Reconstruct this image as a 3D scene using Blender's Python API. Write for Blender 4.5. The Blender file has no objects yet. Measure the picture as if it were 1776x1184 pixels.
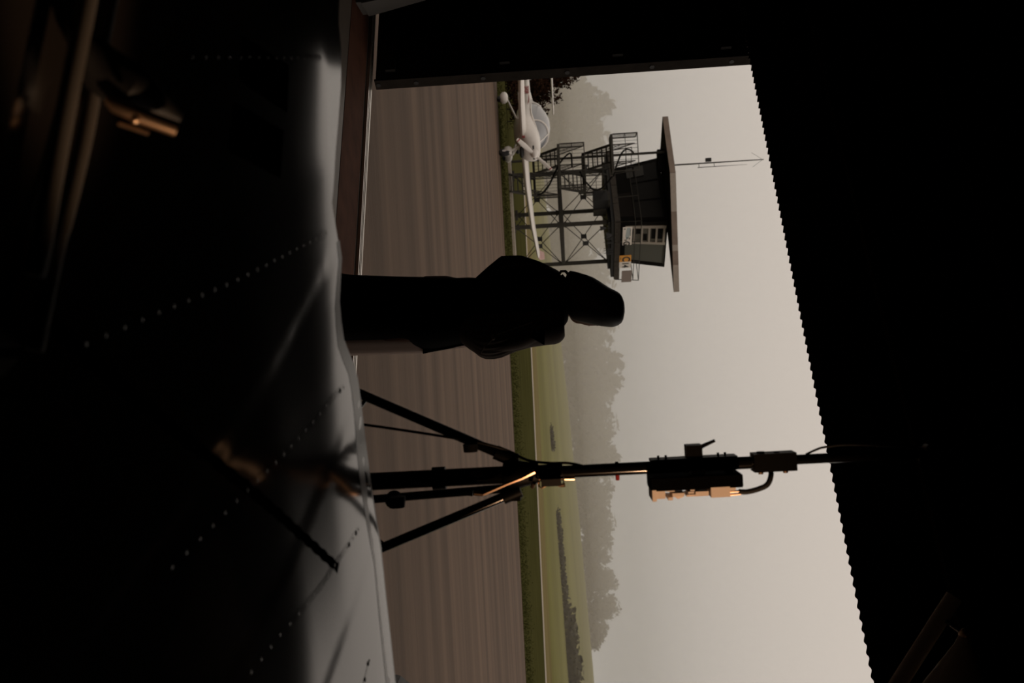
import bpy, math, random
from mathutils import Vector, Matrix, noise

random.seed(7)
sc = bpy.context.scene
COL = sc.collection
PI = math.pi

# ------------------------------------------------------------------ camera model
# The camera is turned on its side: image right is up in the world.  (u, v) below are
# upright photo coordinates: u = photo row (left to right), v = photo column (bottom to top).
FPX = 35.0 / 36.0 * 1776.0
EYE = Vector((0, 0, 1.5))
PITCH = math.radians(2.42)
ROLL = 0.056
F_ = Vector((0, math.cos(PITCH), -math.sin(PITCH)))
U0 = Vector((0, math.sin(PITCH), math.cos(PITCH)))
R0 = Vector((1, 0, 0))
RI = R0 * math.cos(ROLL) - U0 * math.sin(ROLL)
UI = R0 * math.sin(ROLL) + U0 * math.cos(ROLL)

def ray(u, v):
    return F_ + RI * ((u - 592) / FPX) + UI * ((v - 888) / FPX)

def at(u, v, d):
    return EYE + ray(u, v) * d

def G(u, v, z=0.0):
    r = ray(u, v)
    return EYE + r * ((z - EYE.z) / r.z)

def on_wall(u, v, p0, n):
    r = ray(u, v)
    return EYE + r * ((p0 - EYE).dot(n) / r.dot(n))

# ------------------------------------------------------------------ materials
MATS = {}
def mat(name, col, rough=0.6, metal=0.0, ior=1.5, spec=0.5, noise_amt=0.0, noise_scale=8.0,
        bump=0.0, bump_scale=40.0, stretch=(1, 1, 1), emit=None, estr=0.0, coat=0.0, trans=0.0, alpha=1.0):
    if name in MATS:
        return MATS[name]
    m = bpy.data.materials.new(name)
    m.use_nodes = True
    nt = m.node_tree
    b = nt.nodes['Principled BSDF']
    b.inputs['Base Color'].default_value = (*col, 1)
    b.inputs['Roughness'].default_value = rough
    b.inputs['Metallic'].default_value = metal
    b.inputs['IOR'].default_value = ior
    b.inputs['Specular IOR Level'].default_value = spec
    b.inputs['Coat Weight'].default_value = coat
    b.inputs['Coat Roughness'].default_value = 0.06
    b.inputs['Transmission Weight'].default_value = trans
    b.inputs['Alpha'].default_value = alpha
    if emit:
        b.inputs['Emission Color'].default_value = (*emit, 1)
        b.inputs['Emission Strength'].default_value = estr
    if noise_amt > 0 or bump > 0:
        tc = nt.nodes.new('ShaderNodeTexCoord')
        mp = nt.nodes.new('ShaderNodeMapping')
        mp.inputs['Scale'].default_value = stretch
        nt.links.new(tc.outputs['Object'], mp.inputs['Vector'])
    if noise_amt > 0:
        nz = nt.nodes.new('ShaderNodeTexNoise')
        nz.inputs['Scale'].default_value = noise_scale
        nz.inputs['Detail'].default_value = 6
        nt.links.new(mp.outputs['Vector'], nz.inputs['Vector'])
        rp = nt.nodes.new('ShaderNodeMapRange')
        rp.inputs['From Min'].default_value = 0.25
        rp.inputs['From Max'].default_value = 0.75
        rp.inputs['To Min'].default_value = 1 - noise_amt
        rp.inputs['To Max'].default_value = 1 + noise_amt
        nt.links.new(nz.outputs['Fac'], rp.inputs['Value'])
        vm = nt.nodes.new('ShaderNodeVectorMath')
        vm.operation = 'SCALE'
        vm.inputs[0].default_value = col
        nt.links.new(rp.outputs['Result'], vm.inputs['Scale'])
        nt.links.new(vm.outputs['Vector'], b.inputs['Base Color'])
    if bump > 0:
        n2 = nt.nodes.new('ShaderNodeTexNoise')
        n2.inputs['Scale'].default_value = bump_scale
        n2.inputs['Detail'].default_value = 4
        nt.links.new(mp.outputs['Vector'], n2.inputs['Vector'])
        bp = nt.nodes.new('ShaderNodeBump')
        bp.inputs['Strength'].default_value = bump
        bp.inputs['Distance'].default_value = 0.02
        nt.links.new(n2.outputs['Fac'], bp.inputs['Height'])
        nt.links.new(bp.outputs['Normal'], b.inputs['Normal'])
    MATS[name] = m
    return m

# ------------------------------------------------------------------ mesh builder
class MB:
    def __init__(self):
        self.v = []
        self.f = []
    def add(self, vs, fs):
        o = len(self.v)
        self.v.extend(Vector(p) for p in vs)
        self.f.extend(tuple(i + o for i in f) for f in fs)
        return self
    def box(self, c, size, ax=None):
        """box centred at c, size along axes ax (three unit vectors)"""
        ax = ax or (Vector((1, 0, 0)), Vector((0, 1, 0)), Vector((0, 0, 1)))
        c = Vector(c)
        h = [s / 2 for s in size]
        vs = []
        for i in (-1, 1):
            for j in (-1, 1):
                for k in (-1, 1):
                    vs.append(c + ax[0] * (i * h[0]) + ax[1] * (j * h[1]) + ax[2] * (k * h[2]))
        fs = [(0, 1, 3, 2), (4, 6, 7, 5), (0, 4, 5, 1), (2, 3, 7, 6), (0, 2, 6, 4), (1, 5, 7, 3)]
        return self.add(vs, fs)
    def tube(self, pts, r, n=10, caps=True):
        pts = [Vector(p) for p in pts]
        rs = r if isinstance(r, (list, tuple)) else [r] * len(pts)
        rings = []
        prev = None
        for i, p in enumerate(pts):
            a = pts[max(i - 1, 0)]
            b = pts[min(i + 1, len(pts) - 1)]
            t = (b - a).normalized()
            if prev is None:
                ref = Vector((0, 0, 1)) if abs(t.z) < 0.9 else Vector((1, 0, 0))
                s = t.cross(ref).normalized()
            else:
                s = (prev - t * prev.dot(t)).normalized()
            prev = s
            w = t.cross(s)
            rings.append([p + (s * math.cos(2 * PI * k / n) + w * math.sin(2 * PI * k / n)) * rs[i] for k in range(n)])
        return self.loft(rings, caps)
    def loft(self, rings, caps=True, closed=True):
        n = len(rings[0])
        vs = [p for rg in rings for p in rg]
        fs = []
        m = n if closed else n - 1
        for i in range(len(rings) - 1):
            for k in range(m):
                k2 = (k + 1) % n
                fs.append((i * n + k, i * n + k2, (i + 1) * n + k2, (i + 1) * n + k))
        if caps and closed:
            fs.append(tuple(reversed(range(n))))
            fs.append(tuple((len(rings) - 1) * n + k for k in range(n)))
        return self.add(vs, fs)
    def prism(self, poly, z0, z1):
        n = len(poly)
        vs = [Vector((p[0], p[1], z0)) for p in poly] + [Vector((p[0], p[1], z1)) for p in poly]
        fs = [tuple(reversed(range(n))), tuple(range(n, 2 * n))]
        for k in range(n):
            k2 = (k + 1) % n
            fs.append((k, k2, n + k2, n + k))
        return self.add(vs, fs)
    def ell(self, c, ax, nu=20, nv=12, fn=None):
        """ellipsoid with three axis vectors"""
        c = Vector(c)
        rings = []
        for j in range(1, nv):
            ph = PI * j / nv
            rg = []
            for k in range(nu):
                th = 2 * PI * k / nu
                d = (math.sin(ph) * math.cos(th), math.sin(ph) * math.sin(th), -math.cos(ph))
                s = fn(d) if fn else 1.0
                rg.append(c + (ax[0] * d[0] + ax[1] * d[1] + ax[2] * d[2]) * s)
            rings.append(rg)
        o = len(self.v)
        self.loft(rings, caps=True)
        return self
    def build(self, name, m, parent=None, smooth=True, sharp=35):
        me = bpy.data.meshes.new(name)
        off = origin(parent) if parent else Vector((0, 0, 0))
        me.from_pydata([tuple(p - off) for p in self.v], [], self.f)
        me.validate()
        import bmesh
        bm = bmesh.new()
        bm.from_mesh(me)
        bmesh.ops.recalc_face_normals(bm, faces=bm.faces)
        bm.to_mesh(me)
        bm.free()
        if smooth:
            me.polygons.foreach_set('use_smooth', [True] * len(me.polygons))
            me.set_sharp_from_angle(angle=math.radians(sharp))
        me.materials.append(m)
        o = bpy.data.objects.new(name, me)
        COL.objects.link(o)
        if parent:
            o.parent = parent
        return o

def origin(o):
    p = Vector(o.location)
    while o.parent:
        o = o.parent
        p += Vector(o.location)
    return p

def thing(name, loc, label, cat, group=None):
    o = bpy.data.objects.new(name, None)
    o.empty_display_size = 0.2
    COL.objects.link(o)
    o.location = loc
    return tag(o, label, cat, group)

def tag(o, label, cat, group=None, kind=None):
    o['label'] = label
    o['category'] = cat
    if group:
        o['group'] = group
    if kind:
        o['kind'] = kind
    return o

def struct(name, mb, m, label=None, **kw):
    o = mb.build(name, m, **kw)
    o['kind'] = 'structure'
    if label:
        o['label'] = label
    return o

def centre_origin(o):
    """put a single-mesh thing's origin at its base"""
    me = o.data
    xs = [v.co.copy() for v in me.vertices]
    c = Vector((sum(p.x for p in xs) / len(xs), sum(p.y for p in xs) / len(xs), min(p.z for p in xs)))
    me.transform(Matrix.Translation(-c))
    o.location = c
    return o

def copy_tree(o, parent=None):
    c = o.copy()
    COL.objects.link(c)
    c.parent = parent
    for ch in list(o.children):
        copy_tree(ch, c)
    return c

def text_mesh(s, size, name):
    cu = bpy.data.curves.new(name + '_curve', 'FONT')
    cu.body = s
    cu.size = size
    cu.extrude = 0.004
    cu.offset = 0.03 * size
    cu.align_x = 'CENTER'
    cu.align_y = 'CENTER'
    to = bpy.data.objects.new(name + '_tmp', cu)
    COL.objects.link(to)
    dg = bpy.context.evaluated_depsgraph_get()
    me = bpy.data.meshes.new_from_object(to.evaluated_get(dg))
    me.name = name
    bpy.data.objects.remove(to)
    bpy.data.curves.remove(cu)
    return me

def place_text(s, size, name, m, parent, c, xdir, zdir):
    me = text_mesh(s, size, name)
    y = zdir.normalized()
    x = xdir.normalized()
    n = x.cross(y)
    M = Matrix((x, y, n)).transposed().to_4x4()
    M.translation = Vector(c) - origin(parent)
    me.transform(M)
    me.materials.clear()
    me.materials.append(m)
    o = bpy.data.objects.new(name, me)
    COL.objects.link(o)
    o.parent = parent
    return o

X, Y, Z = Vector((1, 0, 0)), Vector((0, 1, 0)), Vector((0, 0, 1))

# ------------------------------------------------------------------ colours
M_apron = mat('worn_apron', (0.122, 0.081, 0.057), 0.75, spec=0.12, noise_amt=0.45, noise_scale=1.0, stretch=(0.07, 1.3, 1), bump=0.25, bump_scale=30)
M_floor = mat('hangar_concrete', (0.085, 0.068, 0.055), 0.5, spec=0.25, noise_amt=0.25, noise_scale=3)
M_redfloor = mat('red_oxide_paint', (0.072, 0.032, 0.021), 0.8, spec=0.03, noise_amt=0.3, noise_scale=5)
M_dark = mat('dark_painted_steel', (0.016, 0.014, 0.012), 0.7)
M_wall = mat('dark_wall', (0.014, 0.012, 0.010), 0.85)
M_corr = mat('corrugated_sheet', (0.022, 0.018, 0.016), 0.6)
M_rail = mat('bright_rail_steel', (0.62, 0.58, 0.53), 0.3, metal=0.9)
M_grass = mat('dark_verge_grass', (0.062, 0.060, 0.021), 1.0, spec=0.0, noise_amt=0.35, noise_scale=1.2, stretch=(0.25, 1, 1))
M_blade = mat('grass_blade', (0.065, 0.066, 0.021), 0.9, spec=0.0)
M_path = mat('pale_path', (0.42, 0.36, 0.29), 0.8, noise_amt=0.1)
M_tan = mat('dry_grass', (0.20, 0.165, 0.078), 1.0, spec=0.0, noise_amt=0.25, noise_scale=0.3, stretch=(0.2, 1, 1))
M_field = mat('pale_field', (0.20, 0.19, 0.075), 1.0, spec=0.0, noise_amt=0.3, noise_scale=0.06, stretch=(0.25, 1, 1))
M_hedge = mat('hedge_leaf', (0.045, 0.04, 0.022), 0.9)
M_tree = mat('far_tree_leaf', (0.045, 0.042, 0.03), 0.9)
M_bush = mat('autumn_twig', (0.036, 0.018, 0.011), 1.0, spec=0.0)
M_bark = mat('bark', (0.03, 0.024, 0.018), 0.9)
M_white = mat('white_gelcoat', (0.86, 0.82, 0.78), 0.22, noise_amt=0.03)
M_glass = mat('canopy_acrylic', (0.30, 0.31, 0.33), 0.06, spec=0.6, coat=0.6)
M_black = mat('matt_black', (0.007, 0.0065, 0.006), 0.55)
M_deep = mat('deep_matt_black', (0.002, 0.0018, 0.0017), 0.95, spec=0.03)
M_rubber = mat('tyre_rubber', (0.012, 0.012, 0.012), 0.8)
M_red = mat('red_paint', (0.32, 0.03, 0.03), 0.4)
M_tsteel = mat('tower_grey_steel', (0.055, 0.051, 0.043), 0.8, spec=0.15, noise_amt=0.15)
M_tlight = mat('pale_roof_edge', (0.40, 0.345, 0.295), 0.7, noise_amt=0.08)
M_tbrown = mat('weathered_roof_edge', (0.24, 0.185, 0.15), 0.75, noise_amt=0.2, noise_scale=2)
M_tdark = mat('cabin_dark_cladding', (0.007, 0.006, 0.005), 0.8, spec=0.1)
M_fascia = mat('gallery_fascia', (0.075, 0.065, 0.055), 0.8, spec=0.1, noise_amt=0.2)
M_tglass = mat('cabin_glass', (0.11, 0.112, 0.098), 0.2, spec=.3)
M_dglass = mat('dark_cabin_glass', (0.010, 0.009, 0.008), 0.4, spec=0.1)
M_wframe = mat('pale_window_frame', (0.42, 0.37, 0.31), 0.6)
M_orange = mat('sign_orange', (0.75, 0.32, 0.03), 0.5)
M_signw = mat('sign_white', (0.80, 0.74, 0.67), 0.5)
M_blueg = mat('sign_pale_blue', (0.40, 0.45, 0.45), 0.5)
M_coat = mat('black_coat_wool', (0.0045, 0.004, 0.0038), 0.9, spec=0.15)
M_blouse = mat('dark_sheer_blouse', (0.12, 0.092, 0.078), 0.8, spec=0.15)
M_skirt = mat('dusty_skirt', (0.46, 0.33, 0.275), 0.85)
M_skin = mat('skin', (0.20, 0.10, 0.07), 0.6, spec=.2)
M_hair = mat('dark_hair', (0.006, 0.004, 0.0035), 0.55, spec=0.25)
M_stand = mat('black_stand_tube', (0.004, 0.0036, 0.0033), 0.13)
M_standm = mat('black_stand_casting', (0.002, 0.0018, 0.0016), 0.5, spec=.12)
M_brass = mat('warm_toned_metal', (0.62, 0.42, 0.28), 0.3, metal=1.0)
M_plate = mat('pale_lamp_plate', (0.92, 0.80, 0.70), 0.5)
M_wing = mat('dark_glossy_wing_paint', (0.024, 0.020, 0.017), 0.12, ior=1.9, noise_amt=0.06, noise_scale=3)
M_wingrim = mat('wing_rim_sheen', (0.30, 0.27, 0.245), 0.3, ior=1.6)  # pale tone stands in for sky sheen on the folded edge
M_seal = mat('black_sealant', (0.0025, 0.0023, 0.002), 0.9, spec=0.0)
M_maroon = mat('maroon_square', (0.004, 0.0015, 0.0015), 0.8, spec=0.0)
M_greyp = mat('satin_grey_paint', (0.10, 0.09, 0.078), 0.7, spec=.25)
M_bronze = mat('polished_bronze', (0.80, 0.55, 0.36), 0.36, metal=1.0)
M_bin = mat('pale_grey_plastic', (0.07, 0.063, 0.058), 0.7)

# ------------------------------------------------------------------ door plane (hangar axes)
A = G(10, 645)
B = G(475, 618)
EX = (B - A).normalized()
EX.z = 0
EX.normalize()
EY = Vector((-EX.y, EX.x, 0))            # outward, towards the apron
DOOR_H = 3.30
def H(s, w, z=0.0):
    """hangar coordinates: s along the door, w outward"""
    return Vector((A.x, A.y, 0)) + EX * s + EY * w + Z * z
HAX = (EX, EY, Z)
pl = on_wall(148, 652, H(0, 0.18), EY)
S_LEAF = (pl - H(0, 0)).dot(EX)           # right edge of the door leaf
S_R = 8.2                                 # right jamb of the opening
S_L = -1.2

# ------------------------------------------------------------------ ground outside
e0, e1 = G(130, 862), G(1184, 914)
def edge_y(x, dy=0.0):
    return e0.y + (e1.y - e0.y) * (x - e0.x) / (e1.x - e0.x) + dy
def strip(name, fa, fb, m, z, xs=(-160, 160), n=40):
    mb = MB()
    pts = [xs[0] + (xs[1] - xs[0]) * i / n for i in range(n + 1)]
    mb.loft([[Vector((x, fa(x), z)) for x in pts], [Vector((x, fb(x), z)) for x in pts]], caps=False, closed=False)
    return struct(name, mb, m, smooth=False)
PATH_A = lambda x: 63.3 - 0.5 * min(36, max(-40, x))
strip('apron', lambda x: -14.0, lambda x: edge_y(x) + 1.0, M_apron, -0.03)
strip('verge', lambda x: edge_y(x), lambda x: PATH_A(x) + 1.5, M_grass, -0.02)
strip('pale_path', lambda x: PATH_A(x), lambda x: PATH_A(x) + 2.9, M_path, 0.0)
strip('dry_grass_strip', lambda x: PATH_A(x) + 2.9, lambda x: PATH_A(x) + 21, M_tan, -0.005)

# gently rising field beyond, to the ridge the photo shows
ridge = [(-60, -2.5), (352, -1), (520, 8), (700, 18), (900, 27), (1150, 36), (1500, 42), (1900, 46)]
def ridge_px(u):
    for (u0, p0), (u1, p1) in zip(ridge, ridge[1:]):
        if u <= u1:
            k = max(0, (u - u0)) / (u1 - u0)
            return p0 + (p1 - p0) * k
    return ridge[-1][1]
def field_z(x, y):
    yr = 205.0
    u = 592 + x / yr * FPX
    zr = 1.5 + ridge_px(u) / FPX * yr
    y0 = PATH_A(x) + 20
    if y <= yr:
        k = max(0.0, (y - y0) / (yr - y0))
        return zr * (k * k * (3 - 2 * k) * 0.5 + k * 0.5)
    return zr - (y - yr) * 0.05
mb = MB()
rows = []
for j in range(25):
    k = j / 24
    row = []
    for i in range(61):
        x = -180 + 360 * i / 60
        y0 = PATH_A(x) + 20
        y = y0 + (330 - y0) * k
        row.append(Vector((x, y, field_z(x, y))))
    rows.append(row)
mb.loft(rows, caps=False, closed=False)
struct('field_ground', mb, M_field)

# grass growing along the apron edge
mb = MB()
for i in range(9000):
    x = random.uniform(-14, 15)
    y = edge_y(x) + abs(random.gauss(0, 1)) * 3.0 + 0.03
    if y > PATH_A(x) - 1:
        continue
    h = random.uniform(0.03, 0.08)
    a = random.uniform(0, PI)
    d = Vector((math.cos(a), math.sin(a), 0)) * 0.02
    t = Vector((random.uniform(-.05, .05), random.uniform(-.05, .05), h))
    b = Vector((x, y, -0.02))
    mb.add([b - d, b + d, b + t], [(0, 1, 2)])
o = mb.build('grass_blades', M_blade, smooth=False)
tag(o, 'short dark green grass along the far edge of the apron', 'grass', kind='stuff')

# ------------------------------------------------------------------ fog over the field
fm = bpy.data.materials.new('fog_volume')
fm.use_nodes = True
nt = fm.node_tree
nt.nodes.remove(nt.nodes['Principled BSDF'])
vs = nt.nodes.new('ShaderNodeVolumeScatter')
vs.inputs['Color'].default_value = (0.47, 0.43, 0.385, 1)
vs.inputs['Density'].default_value = 0.0095
vs.inputs['Anisotropy'].default_value = 0.2
nt.links.new(vs.outputs['Volume'], nt.nodes['Material Output'].inputs['Volume'])
mb = MB()
mb.prism([(-178, 70), (178, 70), (178, 325), (-178, 325)], -9.0, 7.0)
o = mb.build('fog_bank', fm, smooth=False)
tag(o, 'thin grey mist lying low over the field behind the tower', 'fog', kind='stuff')
fm2 = fm.copy()
fm2.name = 'high_fog_volume'
fm2.node_tree.nodes['Volume Scatter'].inputs['Density'].default_value = 0.0115
fm2.node_tree.nodes['Volume Scatter'].inputs['Color'].default_value = (0.70, 0.65, 0.595, 1)
mb = MB()
mb.prism([(-178, 70), (178, 70), (178, 325), (-178, 325)], 7.02, 23.0)
o = mb.build('fog_bank', fm2, smooth=False)
tag(o, 'thicker pale fog hanging above the field and hiding the tree tops', 'fog', kind='stuff')

# ------------------------------------------------------------------ foliage helper
def leaf_cloud(mb, blobs, n, size, rnd):
    tot = sum(b[1].x * b[1].y * b[1].z for b in blobs)
    for c, r in blobs:
        k = max(6, int(n * (r.x * r.y * r.z) / tot))
        for _ in range(k):
            d = Vector((rnd.gauss(0, 1), rnd.gauss(0, 1), rnd.gauss(0, 1))).normalized()
            q = rnd.random() ** 0.45
            p = Vector(c) + Vector((d.x * r.x, d.y * r.y, d.z * r.z)) * q
            a = Vector((rnd.gauss(0, 1), rnd.gauss(0, 1), rnd.gauss(0, 1))).normalized()
            b = a.cross(d).normalized()
            s = size * rnd.uniform(0.5, 1.2)
            mb.add([p - a * s, p + b * s * 0.6, p + a * s, p - b * s * 0.6], [(0, 1, 2, 3)])

def make_tree(name, h, w, seed, label, group, leaf=0.7, n=1400):
    rnd = random.Random(seed)
    t = thing(name, (0, 0, 0), label, 'tree', group)
    tr = MB().tube([(0, 0, -0.6), (0.05, 0, h * 0.3), (0.1, 0.1, h * 0.75)], [w * 0.06, w * 0.045, w * 0.015], 8)
    for k in range(5):
        a = rnd.uniform(0, 2 * PI)
        z0 = h * rnd.uniform(0.25, 0.5)
        tr.tube([(0.05, 0, z0), (math.cos(a) * w * 0.2, math.sin(a) * w * 0.2, z0 + h * 0.12),
                 (math.cos(a) * w * 0.36, math.sin(a) * w * 0.36, z0 + h * 0.28)], [w * 0.025, w * 0.018, w * 0.006], 6)
    tr.build('trunk', M_bark, t)
    blobs = []
    for k in range(13):
        a = rnd.uniform(0, 2 * PI)
        zz = rnd.uniform(0.18, 0.86)
        rr = w * 0.40 * math.sqrt(max(0.05, 1 - ((zz - 0.45) / 0.55) ** 2)) * rnd.uniform(0.4, 1)
        s = w * rnd.uniform(0.14, 0.26)
        blobs.append((Vector((math.cos(a) * rr, math.sin(a) * rr, zz * h)), Vector((s, s, s * 0.9))))
    blobs.append((Vector((0, 0, h * 0.5)), Vector((w * 0.34, w * 0.34, h * 0.38))))
    cr = MB()
    leaf_cloud(cr, blobs, n, leaf, rnd)
    cr.build('crown', M_tree, t, smooth=False)
    return t

protos = [make_tree('misty_tree', 11.5, 9.5, 11, '', 'misty trees at the far side of the field'),
          make_tree('misty_tree', 10.0, 10.5, 23, '', 'misty trees at the far side of the field'),
          make_tree('misty_tree', 12.5, 8.5, 37, '', 'misty trees at the far side of the field')]
used = [False] * 3
# (u centre, v top, distance, prototype, height)
tree_spec = [
    (1052, 1086, 232, 0, 'tallest misty tree, at the right end of the tree line'),
    (1090, 1060, 236, 1, 'low misty tree on the right flank of the tallest tree'),
    (1000, 1078, 240, 2, 'misty tree just left of the tallest one at the tree line end'),
    (955, 1073, 244, 1, 'misty tree behind the right leg of the light stand'),
    (905, 1080, 248, 0, 'misty tree right of the light stand pole'),
    (858, 1074, 255, 2, 'misty tree seen under the square light box'),
    (795, 1088, 262, 1, 'misty tree hidden behind the light stand pole'),
    (735, 1088, 272, 0, 'faint misty tree left of the light stand'),
    (670, 1092, 280, 2, 'faint misty tree between the person and the light stand'),
    (612, 1092, 284, 1, 'faintest misty tree, beside the head of the person'),
    (545, 1094, 288, 0, 'misty tree directly behind the head of the person'),
    (480, 1088, 286, 0, 'faint misty tree behind the right column of the tower'),
    (405, 1085, 290, 2, 'faint misty tree behind the cross bracing of the tower'),
    (325, 1088, 286, 1, 'faint misty tree behind the stair of the tower'),
    (250, 1083, 285, 0, 'faint misty tree behind the nose of the white aircraft'),
    (180, 1080, 285, 2, 'faint misty tree behind the canopy of the white aircraft'),
]
for (u, v, d, k, lab) in tree_spec:
    p = at(u, v, d)
    t = protos[k] if not used[k] else copy_tree(protos[k])
    used[k] = True
    zb = field_z(p.x, p.y)
    hh = p.z - zb
    base_h = (11.5, 10.0, 12.5)[k]
    s = hh / base_h * 1.02
    t.location = (p.x, p.y, zb)
    t.scale = (max(s, .9) * 1.05, max(s, .9), s)
    t.rotation_euler.z = random.uniform(0, 6.28)
    t['label'] = lab

# low hedge bushes out in the field
hb = MB()
rnd = random.Random(5)
hp = thing('hedge_bush', (0, 0, 0), '', 'bush', 'low hedge bushes across the field')
leaf_cloud(hb, [(Vector((0, 0, 0.45)), Vector((2.2, 1.2, 0.55))), (Vector((1.2, .2, .5)), Vector((1.2, 1, .7))), (Vector((-1.3, -.2, .4)), Vector((1.3, 1, .5)))], 420, 0.26, rnd)
hb.build('foliage', M_hedge, hp, smooth=False)
MB().tube([(0, 0, -0.2), (0, 0, .6)], .05, 6).build('stem', M_bark, hp)
hspec = [(1122, 962, 1.5, 'dark clump of hedge near the right edge of the field'),
         (1150, 966, 1.0, 'small hedge clump right of the dark clump'),
         (1060, 962, .7, 'low hedge bush left of the dark clump'),
         (1010, 960, .7, 'low hedge bush in line with the tallest misty tree'),
         (960, 957, .65, 'low hedge bush right of the stand leg in the field'),
         (910, 954, .6, 'low hedge bush just right of the stand collar'),
         (760, 946, .5, 'thin hedge bush left of the light stand'),
         (1180, 968, .8, 'hedge bush cut by the right edge of the view')]
for i, (u, v, s, lab) in enumerate(hspec):
    t = hp if i == 0 else copy_tree(hp)
    d = 104
    p = at(u, v, d)
    t.location = (p.x, p.y, field_z(p.x, p.y) - 0.05)
    t.scale = (s * 1.3, s, s)
    t.rotation_euler.z = random.uniform(-.3, .3)
    t['label'] = lab

# reddish bare shrub behind the aircraft
bc = at(128, 900, 47)
t = thing('autumn_shrub', (bc.x, bc.y, -0.02), 'dark red-brown autumn shrub behind the white aircraft at the door leaf', 'shrub')
rnd = random.Random(3)
tw = MB()
tips = []
for k in range(46):
    a = rnd.uniform(0, 2 * PI)
    lean = rnd.uniform(0.05, 0.85)
    L = rnd.uniform(1.7, 3.6) * (1 - 0.35 * lean)
    p0 = Vector((bc.x + rnd.uniform(-.3, .3), bc.y + rnd.uniform(-.3, .3), -0.05))
    d = Vector((math.cos(a) * lean, math.sin(a) * lean, 1)).normalized()
    p1 = p0 + d * L * 0.5
    p2 = p0 + d * L + Vector((rnd.uniform(-.2, .2), rnd.uniform(-.2, .2), -0.1 * lean))
    tw.tube([p0, p1, p2], [0.03, 0.018, 0.004], 5)
    tips += [(p1 + (p2 - p1) * q) for q in (0.0, .35, .7, 1.0)]
tw.build('branches', M_bark, t)
lf = MB()
leaf_cloud(lf, [(q, Vector((.36, .36, .32))) for q in tips], 15000, 0.075, rnd)
leaf_cloud(lf, [(Vector((bc.x - .1, bc.y, 1.0)), Vector((1.75, 1.2, 1.15))), (Vector((bc.x - .2, bc.y, 2.0)), Vector((1.3, 1.1, .9)))], 5200, 0.10, rnd)
lf.build('foliage', M_bush, t, smooth=False)

# dark low brush along the ground behind the aircraft
bq = at(165, 885, 44)
t = thing('low_brush', (bq.x, bq.y, -0.02), 'low dark brush on the grass behind the white aircraft', 'brush')
lf = MB()
leaf_cloud(lf, [(Vector((bq.x - 2.6 + .75 * k, bq.y + .2 * math.sin(k * 2.1), .42 + .1 * math.sin(k * 1.7))), Vector((.7, .5, .42))) for k in range(6)], 3600, .07, random.Random(8))
lf.build('foliage', M_bush, t, smooth=False)
for k in range(8):
    x = bq.x - 2.7 + .55 * k
    MB().tube([(x, bq.y, -.03), (x + .05, bq.y, .6)], [.03, .01], 5).build('stem', M_bark, t)

# ------------------------------------------------------------------ hangar shell
mb = MB().prism([H(-9, 0.0)[:2], H(-9, -19)[:2], H(10.5, -19)[:2], H(10.5, 0.0)[:2]], -0.028, 0.0)
struct('floor', mb, M_floor, smooth=False)
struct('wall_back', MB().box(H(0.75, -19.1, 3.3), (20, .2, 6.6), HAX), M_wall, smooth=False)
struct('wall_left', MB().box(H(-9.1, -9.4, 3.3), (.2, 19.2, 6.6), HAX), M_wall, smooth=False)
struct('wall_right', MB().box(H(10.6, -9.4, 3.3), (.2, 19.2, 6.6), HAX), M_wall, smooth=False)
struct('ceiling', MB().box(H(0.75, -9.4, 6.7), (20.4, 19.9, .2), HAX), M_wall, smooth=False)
mb = MB().box(H((-22 + S_L) / 2, .15, 4.5), (S_L + 22, .3, 9.0), HAX)  # front wall made extra tall and wide to darken the apron nearby
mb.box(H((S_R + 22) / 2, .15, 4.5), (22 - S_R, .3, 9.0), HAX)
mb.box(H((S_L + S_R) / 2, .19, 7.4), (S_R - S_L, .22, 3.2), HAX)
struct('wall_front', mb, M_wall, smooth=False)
# red-oxide strip of floor inside the door
mb = MB().prism([H(S_L, -0.10)[:2], H(S_L, -0.72)[:2], H(S_R, -0.72)[:2], H(S_R, -0.10)[:2]], 0.0, 0.003)
struct('trim_1', mb, M_redfloor, smooth=False)
# rails in the threshold
for k, w in enumerate((-0.045, 0.0, 0.055)):
    mb = MB().box(H((S_L + S_R) / 2, w, 0.012), (S_R - S_L - 0.02, (0.02, 0.016, 0.036)[k], 0.03), HAX)
    struct('trim_%d' % (k + 2), mb, M_rail, smooth=False)
# corrugated header above the door
mb = MB()
pitch, amp = 0.070, 0.016
n = int((S_R - S_L) / pitch * 8)
ringF, ringB = [], []
prof = [(S_L + (S_R - S_L) * i / n) for i in range(n + 1)]
outer = []
for zz in (DOOR_H, 6.6):
    outer.append([H(s, -0.03 + amp * math.cos(2 * PI * s / pitch), zz + (-0.002 * math.cos(2 * PI * s / pitch) if zz < 4 else 0)) for s in prof])
inner = [[p + EY * 0.006 for p in rg] for rg in outer]
mb.loft([outer[0], outer[1], inner[1], inner[0], outer[0]], caps=False, closed=False)
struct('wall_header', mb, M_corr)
struct('trim_5', MB().box(H((S_L + S_R) / 2, .035, 5.0), (S_R - S_L, .06, 3.22), HAX), M_wall, smooth=False)
# frame members behind the header sheet, barely visible in the dark
for k, zz in enumerate((3.9, 4.8)):
    struct('trim_%d' % (6 + k), MB().box(H((S_L + S_R) / 2, -0.10, zz), (S_R - S_L, .08, .10), HAX), M_dark, smooth=False)
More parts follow.
